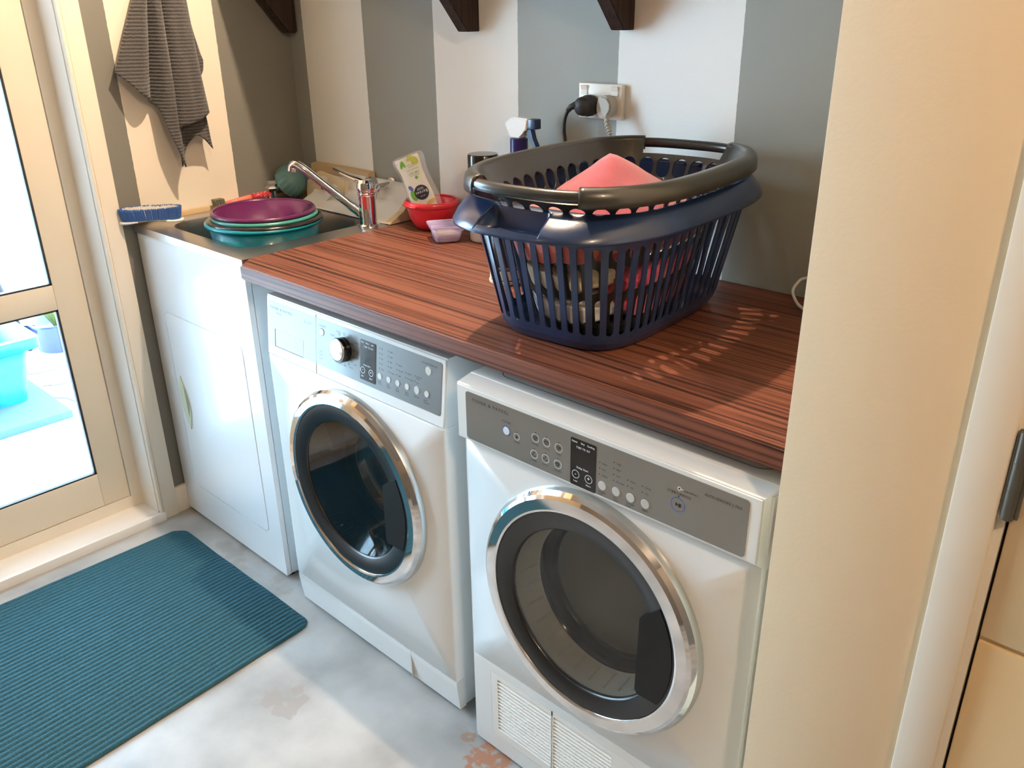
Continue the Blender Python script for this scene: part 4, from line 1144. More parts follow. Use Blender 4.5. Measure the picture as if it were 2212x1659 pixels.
solid(out('rim', bm, 'navy_plastic', nb, angle=50), 0.0025, 0)

# dark basket (oval, rows of rounded holes) nested inside
DCX, DCY, DROT = 1.465, -0.338, math.radians(6)
db = thing('laundry_basket', 'dark grey oval laundry basket with rounded holes and handles nested inside the navy one', 'laundry basket', (DCX, DCY, 0.925))
dsh = Shell([(0.935, 0.092, 0.165, 2.6), (0.945, 0.100, 0.172, 2.6), (1.080, 0.132, 0.212, 2.6), (1.130, 0.146, 0.230, 2.8), (1.160, 0.156, 0.243, 2.9), (1.196, 0.173, 0.268, 2.9)], DCX, DCY, DROT)
bm = B()
strip(bm, dsh, 200, [0.935, 0.940, 0.950])
rowsz = [(0.950, 1.008), (1.008, 1.066), (1.066, 1.124)]
NH = 38
for ri, (za, zb) in enumerate(rowsz):
    off = 0.5 / NH if ri % 2 else 0
    for k in range(NH): cell_with_hole(bm, dsh, k / NH + off, (k + 1) / NH + off, za, zb, 0.39, za + 0.005, zb - 0.005)
hwd = 0.060
for k in range(NH):
    uc = (k + 0.5) / NH
    cell_with_hole(bm, dsh, k / NH, (k + 1) / NH, 1.124, 1.172, 0.40, 1.130, 1.166)
# solid band below rim, open at the two handles
for a_, b_ in ((-0.25 + hwd, 0.25 - hwd), (0.25 + hwd, 0.75 - hwd)):
    strip(bm, dsh, 90, [1.172, 1.180, 1.196], a_, b_)
weld(bm)
solid(out('side_wall', bm, 'dark_plastic', db), 0.0026, 0)
bm = B(); bl = [bm.verts.new(dsh.at(k / 200, 0.935)) for k in range(200)]; bm.faces.new(bl)
solid(out('basket_base', bm, 'dark_plastic', db), 0.002)
bm = B()
prof = [(-0.001, 1.188), (0.000, 1.196), (0.003, 1.2005), (0.009, 1.2020), (0.016, 1.2005), (0.0210, 1.196), (0.0235, 1.188), (0.0240, 1.174)]
class Off:
    def __init__(s, sh): s.sh = sh
def rim_strip(u0, u1, nu, dz=0.0, prof=prof):
    rows = []
    for off, z in prof:
        row = []
        for i in range(nu + 1):
            u = u0 + (u1 - u0) * i / nu
            p = dsh.at(u, 1.1955, off); p.z = z + dz; row.append(bm.verts.new(p))
        rows.append(row)
    for A_, B_ in zip(rows, rows[1:]):
        for i in range(nu): bm.faces.new([A_[i], A_[i + 1], B_[i + 1], B_[i]])
rim_strip(-0.25 + hwd, 0.25 - hwd, 90); rim_strip(0.25 + hwd, 0.75 - hwd, 90)
solid(out('rim', bm, 'dark_plastic', db, angle=50), 0.0025, 0)
for uc in (0.25, 0.75):
    bm = B(); pts = []
    for i in range(25):
        u = uc - hwd - 0.004 + (2 * hwd + 0.008) * i / 24; p = dsh.at(u, 1.1955, 0.013); p.z = 1.189; pts.append(p)
    tube(bm, pts, 0.0095, 12)
    out('handle', bm, 'dark_plastic', db, smooth=True)

# clothes in the basket
def cloth_blob(name, mat, label, cat, cx, cy, z0, z1, sx_, sy_, seed, amp=0.010, peak=None, freq=14.0, zf=0.0):
    """a folded, crumpled piece of cloth: a lumpy cushion that fills its layer of the basket"""
    bm = B(); bmesh.ops.create_icosphere(bm, subdivisions=5, radius=1.0)
    zm, hz = (z0 + z1) / 2, (z1 - z0) / 2
    for v in bm.verts:
        n_ = v.co.copy()
        q = Vector((math.copysign(abs(n_.x) ** 0.7, n_.x), math.copysign(abs(n_.y) ** 0.7, n_.y), math.copysign(abs(n_.z) ** 0.6, n_.z)))
        p = Vector((cx + q.x * sx_, cy + q.y * sy_, zm + q.z * hz))
        w1 = noise.noise(p * freq + Vector((seed, 0, 0))); w2 = abs(noise.noise(Vector((p.x * 22 + seed, p.y * 22, p.z * 60))))
        p += n_ * (w1 * amp + (0.25 - w2) * amp * 1.2)
        if n_.z > 0: p.z += zf * (p.y - cy)
        if peak and n_.z > -0.2:
            d = math.hypot((p.x - peak[0]) / peak[3], (p.y - peak[1]) / peak[4])
            p.z += (peak[2] - z1) * max(0.0, 1 - d) * (1 if n_.z > 0 else 0.2)
        v.co = p
    for v in bm.verts:          # keep inside the dark basket
        z = min(max(v.co.z, 0.945), 1.19)
        l = dsh.rm.inverted() @ (v.co - dsh.c); ang = math.atan2(l.y, l.x)
        t = (z - 0.945) / (1.196 - 0.945)
        a_, b_ = 0.100 + 0.068 * t, 0.172 + 0.090 * t
        rr = 1 / (abs(math.cos(ang) / a_) ** 2.6 + abs(math.sin(ang) / b_) ** 2.6) ** (1 / 2.6) - 0.005
        d = math.hypot(l.x, l.y)
        if d > rr: l.x *= rr / d; l.y *= rr / d
        w_ = dsh.rm @ Vector((l.x, l.y, 0)) + dsh.c
        v.co.x, v.co.y = w_.x, w_.y
        v.co.z = max(v.co.z, 0.940)
    o = out(name, bm, mat, smooth=True)
    return setp(o, label, cat)
cloth_blob('pink_towel', 'pink_towel', 'peaked pink towel on top of the washing in the dark grey basket', 'towel', 1.445, -0.33, 1.040, 1.082, 0.13, 0.17, 1.3, 0.007, peak=(1.437, -0.315, 1.202, 0.175, 0.255))
cloth_blob('coral_cloth', 'coral_cloth', 'coral pink cloth folded at the front of the basket under the peaked pink towel', 'cloth', 1.43, -0.475, 1.055, 1.125, 0.13, 0.11, 5.1, 0.012)
cloth_blob('cream_garment', 'cream_cloth', 'cream garment showing through the middle row of holes at the basket front', 'clothes', 1.40, -0.43, 0.995, 1.055, 0.13, 0.14, 8.4, 0.010)
cloth_blob('white_garment', 'white_cloth', 'off white garment at the bottom front of the washing in the basket', 'clothes', 1.41, -0.42, 0.945, 0.995, 0.13, 0.14, 3.7, 0.009)
cloth_blob('rose_towel', 'rose_towel', 'rose pink towel low in the basket showing through the slots beside the door return wall', 'towel', 1.530, -0.28, 0.945, 1.045, 0.07, 0.15, 6.6, 0.012)

# ------------------------------------------------------------------ basins in the sink
def basin(name, mat, label, cat, cx, cy, z0, z1, r0, r1, rimw, th=0.003, sy=1.0, parts=True):
    t = thing(name, label, cat, (cx, cy, z0))
    bm = B(); lathe(bm, [(0.0, z0), (r0 - 0.008, z0), (r0, z0 + 0.008), (r1 - 0.001, z1 - 0.004)], (cx, cy, 0), 72, sy=sy)
    solid(out('basin_body', bm, mat, t, smooth=True), th)
    bm = B(); lathe(bm, [(r1 - 0.002, z1 - 0.006), (r1, z1), (r1 + rimw * 0.6, z1 + 0.001), (r1 + rimw, z1 - 0.003), (r1 + rimw, z1 - 0.008)], (cx, cy, 0), 72, sy=sy)
    solid(out('rim', bm, mat, t, smooth=True), 0.0022)
    return t
bcx, bcy = 0.285, -0.330
basin('teal_basin', 'teal_plastic', 'teal round plastic basin at the bottom of the stack in the sink', 'basin', bcx + 0.002, bcy - 0.004, 0.790, 0.925, 0.130, 0.147, 0.010)
basin('black_basin', 'black_plastic', 'black round basin with wide rim nested in the teal basin', 'basin', bcx + 0.005, bcy - 0.001, 0.797, 0.932, 0.1225, 0.139, 0.015)
basin('mint_basin', 'mint_plastic', 'mint green bowl whose thin rim shows just below the purple bowl', 'bowl', bcx + 0.003, bcy - 0.001, 0.806, 0.940, 0.115, 0.133, 0.009)
pb = basin('purple_bowl', 'purple_plastic', 'purple round bowl on top of the stack of basins in the sink', 'bowl', bcx, bcy - 0.002, 0.816, 0.951, 0.108, 0.130, 0.009)

# ------------------------------------------------------------------ things round the sink
# blue bristle scrubbing brush at the front left corner of the sink
sb = thing('scrubbing_brush', 'scrubbing brush with blue and white bristles pointing up on the sink corner', 'brush', (0.065, -0.545, SZ))
bdir = Vector((0.095, 0.140, 0)).normalized(); bs = Vector((-bdir.y, bdir.x, 0)); bc = Vector((0.062, -0.542, 0))
def bpt(l, s, z): return bc + bdir * l + bs * s + Vector((0, 0, z))
def brush_body(l0, l1, mat, nm):
    bm = B(); secs = []
    n_ = 10
    for k in range(n_ + 1):
        l = l0 + (l1 - l0) * k / n_; e = min(1.0, max(0.05, 1 - (abs(l) / 0.084) ** 4)) ** 0.5
        zt = 0.920 + 0.006 * math.cos(l * 40) * 0.5 + 0.003; hw2 = 0.024 * e
        secs.append([bm.verts.new(bpt(l, hw2 * math.cos(a), zt + 0.0055 * math.sin(a))) for a in [2 * PI * q / 12 for q in range(12)]])
    for A_, B_ in zip(secs, secs[1:]):
        for i in range(12): bm.faces.new([A_[i], A_[(i + 1) % 12], B_[(i + 1) % 12], B_[i]])
    bm.faces.new(secs[0][::-1]); bm.faces.new(secs[-1]); out(nm, bm, mat, sb, smooth=True)
brush_body(-0.083, -0.032, 'white_plastic', 'brush_back'); brush_body(-0.032, 0.040, 'soft_grey', 'grip'); brush_body(0.040, 0.083, 'white_plastic', 'brush_back')
for nm, mt, ring in (('bristles', 'bristle_blue', True), ('inner_bristles', 'bristle_white', False)):
    bm = B()
    for k in range(1100 if ring else 900):
        a = random.random() * 2 * PI
        rr = random.uniform(0.90, 1.0) if ring else math.sqrt(random.random()) * 0.90
        l, s = 0.076 * rr * math.cos(a), 0.023 * rr * math.copysign(abs(math.sin(a)) ** 0.7, math.sin(a))
        p0 = bpt(l, s, 0.924); p1 = bpt(l * 1.07 + random.uniform(-.001, .001), s * (1.35 if ring else 1.1) + random.uniform(-.001, .001), 0.957 + random.uniform(-.002, .002))
        tube(bm, [p0, p1], 0.0009, 3, cap=True)
    o = out(nm, bm, mt, sb); o['kind'] = 'stuff'
# dish brush with red dotted handle lying along the back left of the sink
rb = thing('dish_brush', 'dish brush with red white-dotted handle lying behind the purple bowl', 'brush', (0.035, -0.24, SZ))
bm = B(); tube(bm, [(0.030, -0.315, 0.924), (0.036, -0.27, 0.928), (0.040, -0.235, 0.931), (0.042, -0.222, 0.932)], [0.006, 0.008, 0.009, 0.009], 12); out('neck', bm, 'pink_plastic', rb, smooth=True)
bm = B(); tube(bm, [(0.042, -0.224, 0.932), (0.044, -0.19, 0.934), (0.046, -0.155, 0.934)], [0.0095, 0.010, 0.008], 12); hdl = out('handle', bm, 'red_plastic', rb, smooth=True)
bm = B()
for k in range(26):
    a = random.random() * 2 * PI; t = random.uniform(-0.215, -0.16)
    c = Vector((0.0435 + 0.0098 * math.cos(a), t, 0.9335 + 0.0098 * math.sin(a))); bmesh.ops.create_icosphere(bm, subdivisions=1, radius=0.0014, matrix=Matrix.Translation(c))
out('white_dots', bm, 'bristle_white', hdl)['kind'] = 'stuff'
bm = B()
for k in range(260):
    x, y = 0.030 + random.uniform(-.011, .011), -0.322 + random.uniform(-.016, .016); tube(bm, [(x, y, 0.924), (x * 1.02, y - 0.003, 0.942)], 0.0010, 3)
o = out('bristles', bm, 'soft_grey', rb); o['kind'] = 'stuff'
# white sloping splash ledge with cream end
sl = thing('sloping_ledge', 'white sloping plastic ledge with cream end leaning against the wall behind the tap', 'ledge', (0.33, -0.06, SZ))
pr = [(-0.122, SZ + 0.001), (-0.115, SZ + 0.008), (-0.070, 0.935), (-0.038, 0.966), (-0.026, 0.988), (-0.014, 0.996), (-0.003, 0.996), (-0.003, SZ + 0.001)]
bm = B(); prism(bm, [(a, b) for a, b in pr], 0, 0.135, 0.540); out('ledge_face', bm, 'white_plastic', sl, angle=40)
bm = B(); prism(bm, [(a - 0.001, b + 0.0005) for a, b in pr], 0, 0.540, 0.562)
es = [e for e in bm.edges]; bmesh.ops.bevel(bm, geom=es, offset=0.0015, segments=1, affect='EDGES'); out('end_cap', bm, 'cream_plastic', sl, angle=40)
bm = B(); prism(bm, [(-0.030, 0.990), (-0.026, 1.012), (-0.003, 1.014), (-0.003, 0.990)], 0, 0.080, 0.36); out('top_bar', bm, 'silicone', sl)
# teal ribbed cup brush leaning in the corner on a cream paddle
cb = thing('cup_brush', 'faded teal ribbed cup shaped scrubber on a cream paddle in the sink corner', 'brush', (0.075, -0.085, SZ))
fr2 = Matrix.Rotation(math.radians(-28), 3, 'X') @ Matrix.Rotation(math.radians(52), 3, 'Y')
bm = B(); rings = []
prof2 = [(0.0, 0.034), (0.020, 0.033), (0.034, 0.026), (0.043, 0.014), (0.047, 0.000), (0.048, -0.020), (0.044, -0.025), (0.0, -0.020)]
for r, h in prof2:
    ring = []
    for k in range(72):
        t = 2 * PI * k / 72; rr = r * (1 + (0.05 if r > 0.040 and k % 4 < 2 else 0)); ring.append(bm.verts.new(Vector((0.062, -0.088, 0.968)) + fr2 @ Vector((rr * math.cos(t), rr * math.sin(t), h))))
    rings.append(ring)
for A_, B_ in zip(rings, rings[1:]):
    for i in range(72): bm.faces.new([A_[i], A_[(i + 1) % 72], B_[(i + 1) % 72], B_[i]])
weld(bm, 0.00005)
out('ribbed_cup', bm, 'faded_teal', cb, smooth=True)
bm = B()
slp = [(0.085, 0.925), (0.20, 0.925), (0.30, 0.965), (0.285, 0.985), (0.15, 0.99), (0.09, 0.96)]
prism(bm, [(x, z) for x, z in ((0.09, 0.918), (0.235, 0.918), (0.285, 0.945), (0.290, 0.985), (0.16, 1.000), (0.10, 0.965))], 1, -0.060, -0.048)
o2 = out('paddle', bm, 'cream_plastic', cb)
bm = B(); prism(bm, [(0.20, 0.912), (0.218, 0.912), (0.290, 0.972), (0.276, 0.980)], 1, -0.092, -0.086); out('paddle_rib', bm, 'white_plastic', cb)
bm = B(); tube(bm, [(0.205, -0.075, 0.985), (0.222, -0.080, 0.965)], 0.0135, 16); out('cup', bm, 'clear_plastic', cb)
bm = B(); tube(bm, [(0.221, -0.0795, 0.9655), (0.223, -0.0805, 0.9630)], 0.0145, 16); out('cup_ring', bm, 'black_matte', cb)

# ------------------------------------------------------------------ red bowl, bottle, lavender pot
rp = thing('red_bowl', 'bright red bowl on the counter holding an upturned clear bottle', 'bowl', (0.682, -0.075, CT))
bm = B(); lathe(bm, [(0.0, CT + 0.0005), (0.038, CT + 0.0005), (0.045, CT + 0.004), (0.058, CT + 0.026), (0.065, CT + 0.052), (0.067, CT + 0.070)], (0.682, -0.075, 0), 56)
solid(out('bowl_body', bm, 'red_enamel', rp, smooth=True), 0.0035)
bm = B(); lathe(bm, [(0.0665, CT + 0.058), (0.0705, CT + 0.060), (0.0710, CT + 0.072), (0.067, CT + 0.0745), (0.0635, CT + 0.072)], (0.682, -0.075, 0), 56)
out('rim', bm, 'red_enamel', rp, smooth=True)
for sx_ in (-1,):
    bm = B(); c = Vector((0.682, -0.075, CT + 0.064)); d = Vector((-0.15, -0.98, 0))
    d.normalize(); s_ = Vector((-d.y, d.x, 0)); pts = []
    for k in range(9):
        t = -1 + 2 * k / 8; pts.append(c + d * (0.0670 + 0.004 * (1 - t * t)) + s_ * 0.026 * t)
    tube(bm, pts, 0.0040, 8); out('lug', bm, 'red_enamel', rp, smooth=True)
# bottle: flattened, waisted, upside down, leaning left
bt = thing('soap_bottle', 'clear soap bottle with printed label standing upside down in the red bowl', 'bottle', (0.665, -0.075, CT + 0.02))
cB = Vector((0.690, -0.080, CT + 0.018))
nrm = Vector((0.62, -0.78, 0.10)).normalized()
lean = Vector((-0.50, -0.0, 1.0)); upb = (lean - nrm * lean.dot(nrm)).normalized(); rt = upb.cross(nrm).normalized() * -1
if rt.x < 0: rt = -rt
def bo(l, s, d): return cB + upb * l + rt * s + nrm * d
profb = [(0.0, 0.012, 0.012), (0.012, 0.012, 0.012), (0.016, 0.026, 0.014), (0.030, 0.040, 0.017), (0.070, 0.0425, 0.018), (0.105, 0.038, 0.017), (0.135, 0.0375, 0.017), (0.165, 0.0430, 0.019), (0.176, 0.041, 0.018), (0.180, 0.034, 0.013)]
def bw(l):
    for A_, B_ in zip(profb, profb[1:]):
        if A_[0] <= l <= B_[0]:
            f = (l - A_[0]) / (B_[0] - A_[0]); return A_[1] + (B_[1] - A_[1]) * f, A_[2] + (B_[2] - A_[2]) * f
    return profb[-1][1:]
bm = B(); secs = []
for i in range(37):
    l = 0.180 * i / 36; a_, b_ = bw(l)
    secs.append([bm.verts.new(bo(l, a_ * math.copysign(abs(math.cos(t)) ** 0.8, math.cos(t)), b_ * math.copysign(abs(math.sin(t)) ** 0.8, math.sin(t)))) for t in [2 * PI * k / 40 for k in range(40)]])
for A_, B_ in zip(secs, secs[1:]):
    for i in range(40): bm.faces.new([A_[i], A_[(i + 1) % 40], B_[(i + 1) % 40], B_[i]])
bm.faces.new(secs[0][::-1]); bm.faces.new(secs[-1])
out('bottle_body', bm, 'clear_plastic', bt, smooth=True)
def bplane(s, l, lift):       # label coordinates: s to the right, l up the bottle
    a_, b_ = bw(min(max(l, 0.0), 0.18)); f = min(0.999, abs(s) / (a_ * 0.999))
    d = b_ * (1 - f ** 2.5) ** (1 / 2.5)
    return bo(l, s, d + 0.0004 + lift)
def label_patch(name, poly, mat, lift, n=10):
    """grid patch clipped to poly's left/right edges: poly rows (l, s_left, s_right)"""
    bm = B(); rows = []
    for l, a_, b_ in poly: rows.append([bm.verts.new(bplane(a_ + (b_ - a_) * k / n, l, lift)) for k in range(n + 1)])
    for A_, B_ in zip(rows, rows[1:]):
        for k in range(n): bm.faces.new([A_[k], A_[k + 1], B_[k + 1], B_[k]])
    return out(name, bm, mat, bt, smooth=True)
label_patch('label', [(0.030 + 0.145 * i / 20 , -bw(0.030 + 0.145 * i / 20)[0] * 0.80, bw(0.030 + 0.145 * i / 20)[0] * 0.74) for i in range(21)], 'label_white', 0.0)
def bdisc(name, s, l, r, mat, lift, ry=None, rot=0, seg=28):
    bm = B(); ry = ry or r; c = bm.verts.new(bplane(s, l, lift)); ring = []
    for k in range(seg):
        t = 2 * PI * k / seg; x, y = r * math.cos(t), ry * math.sin(t)
        ring.append(bm.verts.new(bplane(s + x * math.cos(rot) - y * math.sin(rot), l + x * math.sin(rot) + y * math.cos(rot), lift)))
    for k in range(seg): bm.faces.new([c, ring[k], ring[(k + 1) % seg]])
    return out(name, bm, mat, bt, smooth=True)
bdisc('label_badge', 0.004, 0.080, 0.0190, 'slate_print', 0.0010)
bdisc('label_print', -0.018, 0.078, 0.008, 'green_print', 0.0007, 0.014, 0.15)
bdisc('label_print', -0.019, 0.098, 0.005, 'blue_print', 0.0008, 0.008, 0.5)
bdisc('label_print', 0.018, 0.050, 0.014, 'tan_print', 0.0006, 0.0055, 0.25)
bdisc('label_print', 0.006, 0.170, 0.010, 'lime_print', 0.0006, 0.005, 0.6)
bdisc('label_print', 0.017, 0.160, 0.009, 'lime_print', 0.0007, 0.011, 0.3)
bdisc('label_print', -0.019, 0.160, 0.0035, 'green_print', 0.0007, 0.010, -0.4)
bdisc('label_print', -0.013, 0.160, 0.003, 'green_print', 0.0007, 0.009, 0.2)
bm = B()
for w_, h_ in ((0.0045, 0.0016), (0.0016, 0.0045)):
    bm.faces.new([bm.verts.new(bplane(0.006 + a * w_, 0.119 + b * h_, 0.0008)) for a, b in ((-1, -1), (1, -1), (1, 1), (-1, 1))])
out('label_print', bm, 'green_print', bt)
flipp = lambda x, z, l: bplane(0.004 - x, 0.080 - z, 0.0014 + l)     # writing reads upside down, as the bottle stands
lettering('badge_lettering', [('Barnes', -0.0005, -0.004, 0.0075, 'C', 0.032), ('EST 1892', 0, 0.008, 0.0022, 'C', None), ('FINE HOME\nPRODUCTS', 0, -0.0095, 0.0022, 'C', None)], flipp, 'ink_white', bt)
lettering('label_lettering', [('LIME ZEST', 0, -0.054, 0.0045, 'C', 0.028), ('dishwashing liquid', 0, -0.062, 0.0026, 'C', 0.030), ('plant based', 0, -0.070, 0.0024, 'C', None), ('tough on grease', 0, -0.075, 0.0024, 'C', None), ('500ml', 0.004, 0.033, 0.003, 'C', None), ('antibacterial', 0, -0.047, 0.0026, 'C', 0.026)], flipp, 'green_print', bt)

lv = thing('lavender_tub', 'small square lavender plastic container of white powder beside the red bowl', 'container', (0.812, -0.148, CT))
rl = Matrix.Rotation(math.radians(-32), 3, 'Z')
def sq(bm, h, z, r): return [bm.verts.new(Vector((0.810, -0.146, z)) + rl @ Vector((p[0], p[1], 0))) for p in rrect(-h, h, -h, h, r, 6)]
bm = B(); A0 = sq(bm, 0.026, CT + 0.0005, 0.010); A1 = sq(bm, 0.031, CT + 0.005, 0.012); A2 = sq(bm, 0.0355, CT + 0.028, 0.011); A3 = sq(bm, 0.039, CT + 0.030, 0.011); A4 = sq(bm, 0.0405, CT + 0.042, 0.011)
bm.faces.new(A0[::-1])
for X_, Y_ in ((A0, A1), (A1, A2), (A2, A3), (A3, A4)):
    for i in range(len(X_)): bm.faces.new([X_[i], X_[(i + 1) % len(X_)], Y_[(i + 1) % len(X_)], Y_[i]])
solid(out('container_body', bm, 'lavender_clear', lv, angle=45), 0.0012)
bm = B(); r1 = sq(bm, 0.0405, CT + 0.041, 0.011); r2 = sq(bm, 0.043, CT + 0.0425, 0.011); r3 = sq(bm, 0.043, CT + 0.038, 0.011)
for X_, Y_ in ((r1, r2), (r2, r3)):
    for i in range(len(X_)): bm.faces.new([X_[i], X_[(i + 1) % len(X_)], Y_[(i + 1) % len(X_)], Y_[i]])
out('rim', bm, 'lavender', lv)
bm = B(); s1 = sq(bm, 0.0295, CT + 0.003, 0.012); s2 = sq(bm, 0.033, CT + 0.021, 0.012); s3 = sq(bm, 0.018, CT + 0.027, 0.010)
for X_, Y_ in ((s1, s2), (s2, s3)):
    for i in range(len(X_)): bm.faces.new([X_[i], X_[(i + 1) % len(X_)], Y_[(i + 1) % len(X_)], Y_[i]])
bm.faces.new(s3); bm.faces.new(s1[::-1])
for v in bm.verts:
    if v.co.z > CT + 0.01: v.co.z += 0.003 * noise.noise(v.co * 60)
o = out('powder_heap', bm, 'powder', lv, smooth=True); 

# ------------------------------------------------------------------ bottles behind the basket
sy_ = -0.075
sbt = thing('spray_bottle', 'trigger spray bottle with white head and navy trigger behind the basket', 'spray bottle', (0.992, sy_, CT))
bm = B(); lathe(bm, [(0.0, CT + 0.001), (0.034, CT + 0.001), (0.037, CT + 0.006), (0.037, CT + 0.15), (0.034, CT + 0.175), (0.022, CT + 0.20), (0.015, CT + 0.212), (0.015, CT + 0.224)], (0.992, sy_, 0), 32)
out('bottle_body', bm, 'white_plastic', sbt, smooth=True)
bm = B(); lathe(bm, [(0.016, 1.128), (0.0205, 1.130), (0.0205, 1.166), (0.017, 1.168), (0.0, 1.168)], (0.992, sy_, 0), 28); out('collar', bm, 'purple_dark', sbt, angle=40)
bm = B()
prism(bm, [(0.966, 1.205), (0.958, 1.196), (0.970, 1.190), (0.976, 1.167), (1.004, 1.167), (1.010, 1.180), (1.026, 1.188), (1.030, 1.212), (0.985, 1.214)], 1, sy_ - 0.013, sy_ + 0.013)
bmesh.ops.bevel(bm, geom=[e for e in bm.edges], offset=0.003, segments=2, affect='EDGES'); out('spray_head', bm, 'white_plastic', sbt, angle=50)
bm = B(); box(bm, 1.028, 1.050, sy_ - 0.011, sy_ + 0.011, 1.190, 1.212, bev=0.002); out('nozzle', bm, 'navy_plastic', sbt, angle=40)
bm = B(); prism(bm, [(1.014, 1.190), (1.034, 1.190), (1.040, 1.170), (1.052, 1.148), (1.044, 1.146), (1.030, 1.166), (1.022, 1.180), (1.012, 1.182)], 1, sy_ - 0.007, sy_ + 0.007); out('trigger', bm, 'navy_plastic', sbt)
bm = B()
bm.free()
lettering('label_lettering', [('STAIN REMOVER', 0, 1.085, 0.004, 'C', 0.04), ('spray directly onto stain\nleave for five minutes\nwash as normal\nkeep out of reach of\nchildren', 0, 1.075, 0.003, 'C', 0.045)],
          lambda x, z, l: Vector((0.992 + 0.0374 * math.sin(x / 0.037 + 0.75), sy_ - 0.0374 * math.cos(x / 0.037 + 0.75), z)), 'ink', sbt)
jr = thing('lidded_jar', 'round jar with glossy black lid standing behind the baskets beside the spray bottle', 'jar', (0.884, -0.085, CT))
bm = B(); lathe(bm, [(0.0, CT + 0.001), (0.033, CT + 0.001), (0.036, CT + 0.006), (0.036, CT + 0.160), (0.033, CT + 0.166), (0.033, CT + 0.172)], (0.884, -0.085, 0), 36); out('jar_body', bm, 'label_white', jr, smooth=True)
bm = B(); lathe(bm, [(0.035, CT + 0.168), (0.037, CT + 0.170), (0.037, CT + 0.207), (0.035, CT + 0.210), (0.0, CT + 0.2105)], (0.884, -0.085, 0), 36); out('lid', bm, 'black_gloss', jr, angle=40)
# dark tin with pale printed band between counter and basket
tn = thing('banded_tin', 'black tin with cream printed band at its base beside the navy basket', 'tin', (1.155, -0.300, CT))
bm = B(); lathe(bm, [(0.0, CT + 0.001), (0.032, CT + 0.001), (0.034, CT + 0.004), (0.034, CT + 0.155), (0.030, CT + 0.162), (0.0, CT + 0.164)], (1.160, -0.300, 0), 36); out('tin_body', bm, 'black_plastic', tn, angle=40)
bm = B(); lathe(bm, [(0.0345, CT + 0.010), (0.0345, CT + 0.030)], (1.160, -0.300, 0), 36); out('paper_band', bm, 'cream_cloth', tn, smooth=True)
bm = B()
for zz in (0.033, 0.036): lathe(bm, [(0.0346, CT + zz), (0.0346, CT + zz + 0.0012)], (1.160, -0.300, 0), 36)
out('printed_line', bm, 'cream_cloth', tn)['kind'] = 'stuff'
bm = B(); lathe(bm, [(0.030, CT + 0.0005), (0.0365, CT + 0.0015), (0.0365, CT + 0.0065), (0.0340, CT + 0.008)], (1.160, -0.300, 0), 18); out('tin_foot', bm, 'cream_plastic', tn)

# ------------------------------------------------------------------ wall socket with two plugs
so = thing('wall_socket', 'white double power socket with two switches on the striped back wall', 'socket', (1.172, 0, 1.2515))
bm = B(); box(bm, 1.1135, 1.2320, -0.012, -0.0005, 1.2155, 1.2885, bev=0.003, seg=3); out('face_plate', bm, 'socket_white', so, angle=40)
for x in (1.1300, 1.2130):
    bm = B(); prism(bm, [(-0.0115, 1.2640), (-0.0150, 1.2650), (-0.0135, 1.2740), (-0.0165, 1.2830), (-0.0115, 1.2845)], 0, x - 0.0085, x + 0.0085); out('switch', bm, 'socket_white', so)
pk = thing('black_plug', 'black plug with black cord pushed into the white wall socket', 'plug', (1.150, -0.03, 1.243))
fp = Matrix.Rotation(math.radians(-18), 3, 'Z') @ Matrix.Rotation(math.radians(6), 3, 'X')
bm = B(); lathe(bm, [(0.0, 0.0), (0.021, 0.0), (0.0225, -0.006), (0.0225, -0.018), (0.020, -0.022), (0.0195, -0.026), (0.0205, -0.030), (0.0185, -0.040), (0.013, -0.046), (0.0, -0.048)], (1.152, -0.0125, 1.243), 32, axis='y')
out('plug_body', bm, 'rubber', pk, smooth=True)
bm = B(); tube(bm, [(1.150, -0.040, 1.246), (1.140, -0.052, 1.246), (1.128, -0.056, 1.241), (1.120, -0.056, 1.233)], [0.0085, 0.0085, 0.0065, 0.0055], 12); out('cord_grip', bm, 'rubber', pk, smooth=True)
bm = B(); tube(bm, smoothpath([(1.121, -0.056, 1.234), (1.111, -0.055, 1.216), (1.108, -0.054, 1.19), (1.110, -0.050, 1.15), (1.112, -0.045, 1.02), (1.115, -0.040, 0.921)], 8), 0.0042, 10); out('cord', bm, 'cord_black', pk, smooth=True)
pg = thing('grey_plug', 'pale grey plug with ribbed strain relief pushed into the white wall socket', 'plug', (1.198, -0.03, 1.243))
bm = B()
prism(bm, [(1.184, 1.262), (1.197, 1.268), (1.212, 1.265), (1.222, 1.252), (1.222, 1.238), (1.212, 1.222), (1.203, 1.220), (1.203, 1.234)], 1, -0.040, -0.0125)
bmesh.ops.bevel(bm, geom=[e for e in bm.edges], offset=0.0035, segments=2, affect='EDGES'); out('plug_body', bm, 'plug_grey', pg, angle=50)
bm = B(); prism(bm, [(1.182, 1.262), (1.203, 1.234), (1.203, 1.222), (1.186, 1.218), (1.176, 1.232), (1.176, 1.250)], 1, -0.030, -0.0125)
bmesh.ops.bevel(bm, geom=[e for e in bm.edges], offset=0.003, segments=2, affect='EDGES'); out('plug_face', bm, 'cord_white', pg, angle=50)
bm = B(); pth = [(1.208, -0.034, 1.226), (1.216, -0.040, 1.212), (1.222, -0.043, 1.200), (1.227, -0.044, 1.190)]
sp2 = smoothpath(pth, 8); tube(bm, sp2, [0.0062 - 0.0018 * i / len(sp2) + (0.0012 if (i // 2) % 2 else -0.0008) for i in range(len(sp2))], 12); out('strain_relief', bm, 'plug_grey', pg, angle=30)
bm = B(); tube(bm, smoothpath([(1.226, -0.044, 1.191), (1.234, -0.044, 1.165), (1.240, -0.040, 1.10), (1.245, -0.035, 1.0), (1.25, -0.03, 0.921)], 8), 0.0036, 10); out('cord', bm, 'plug_grey', pg, smooth=True)

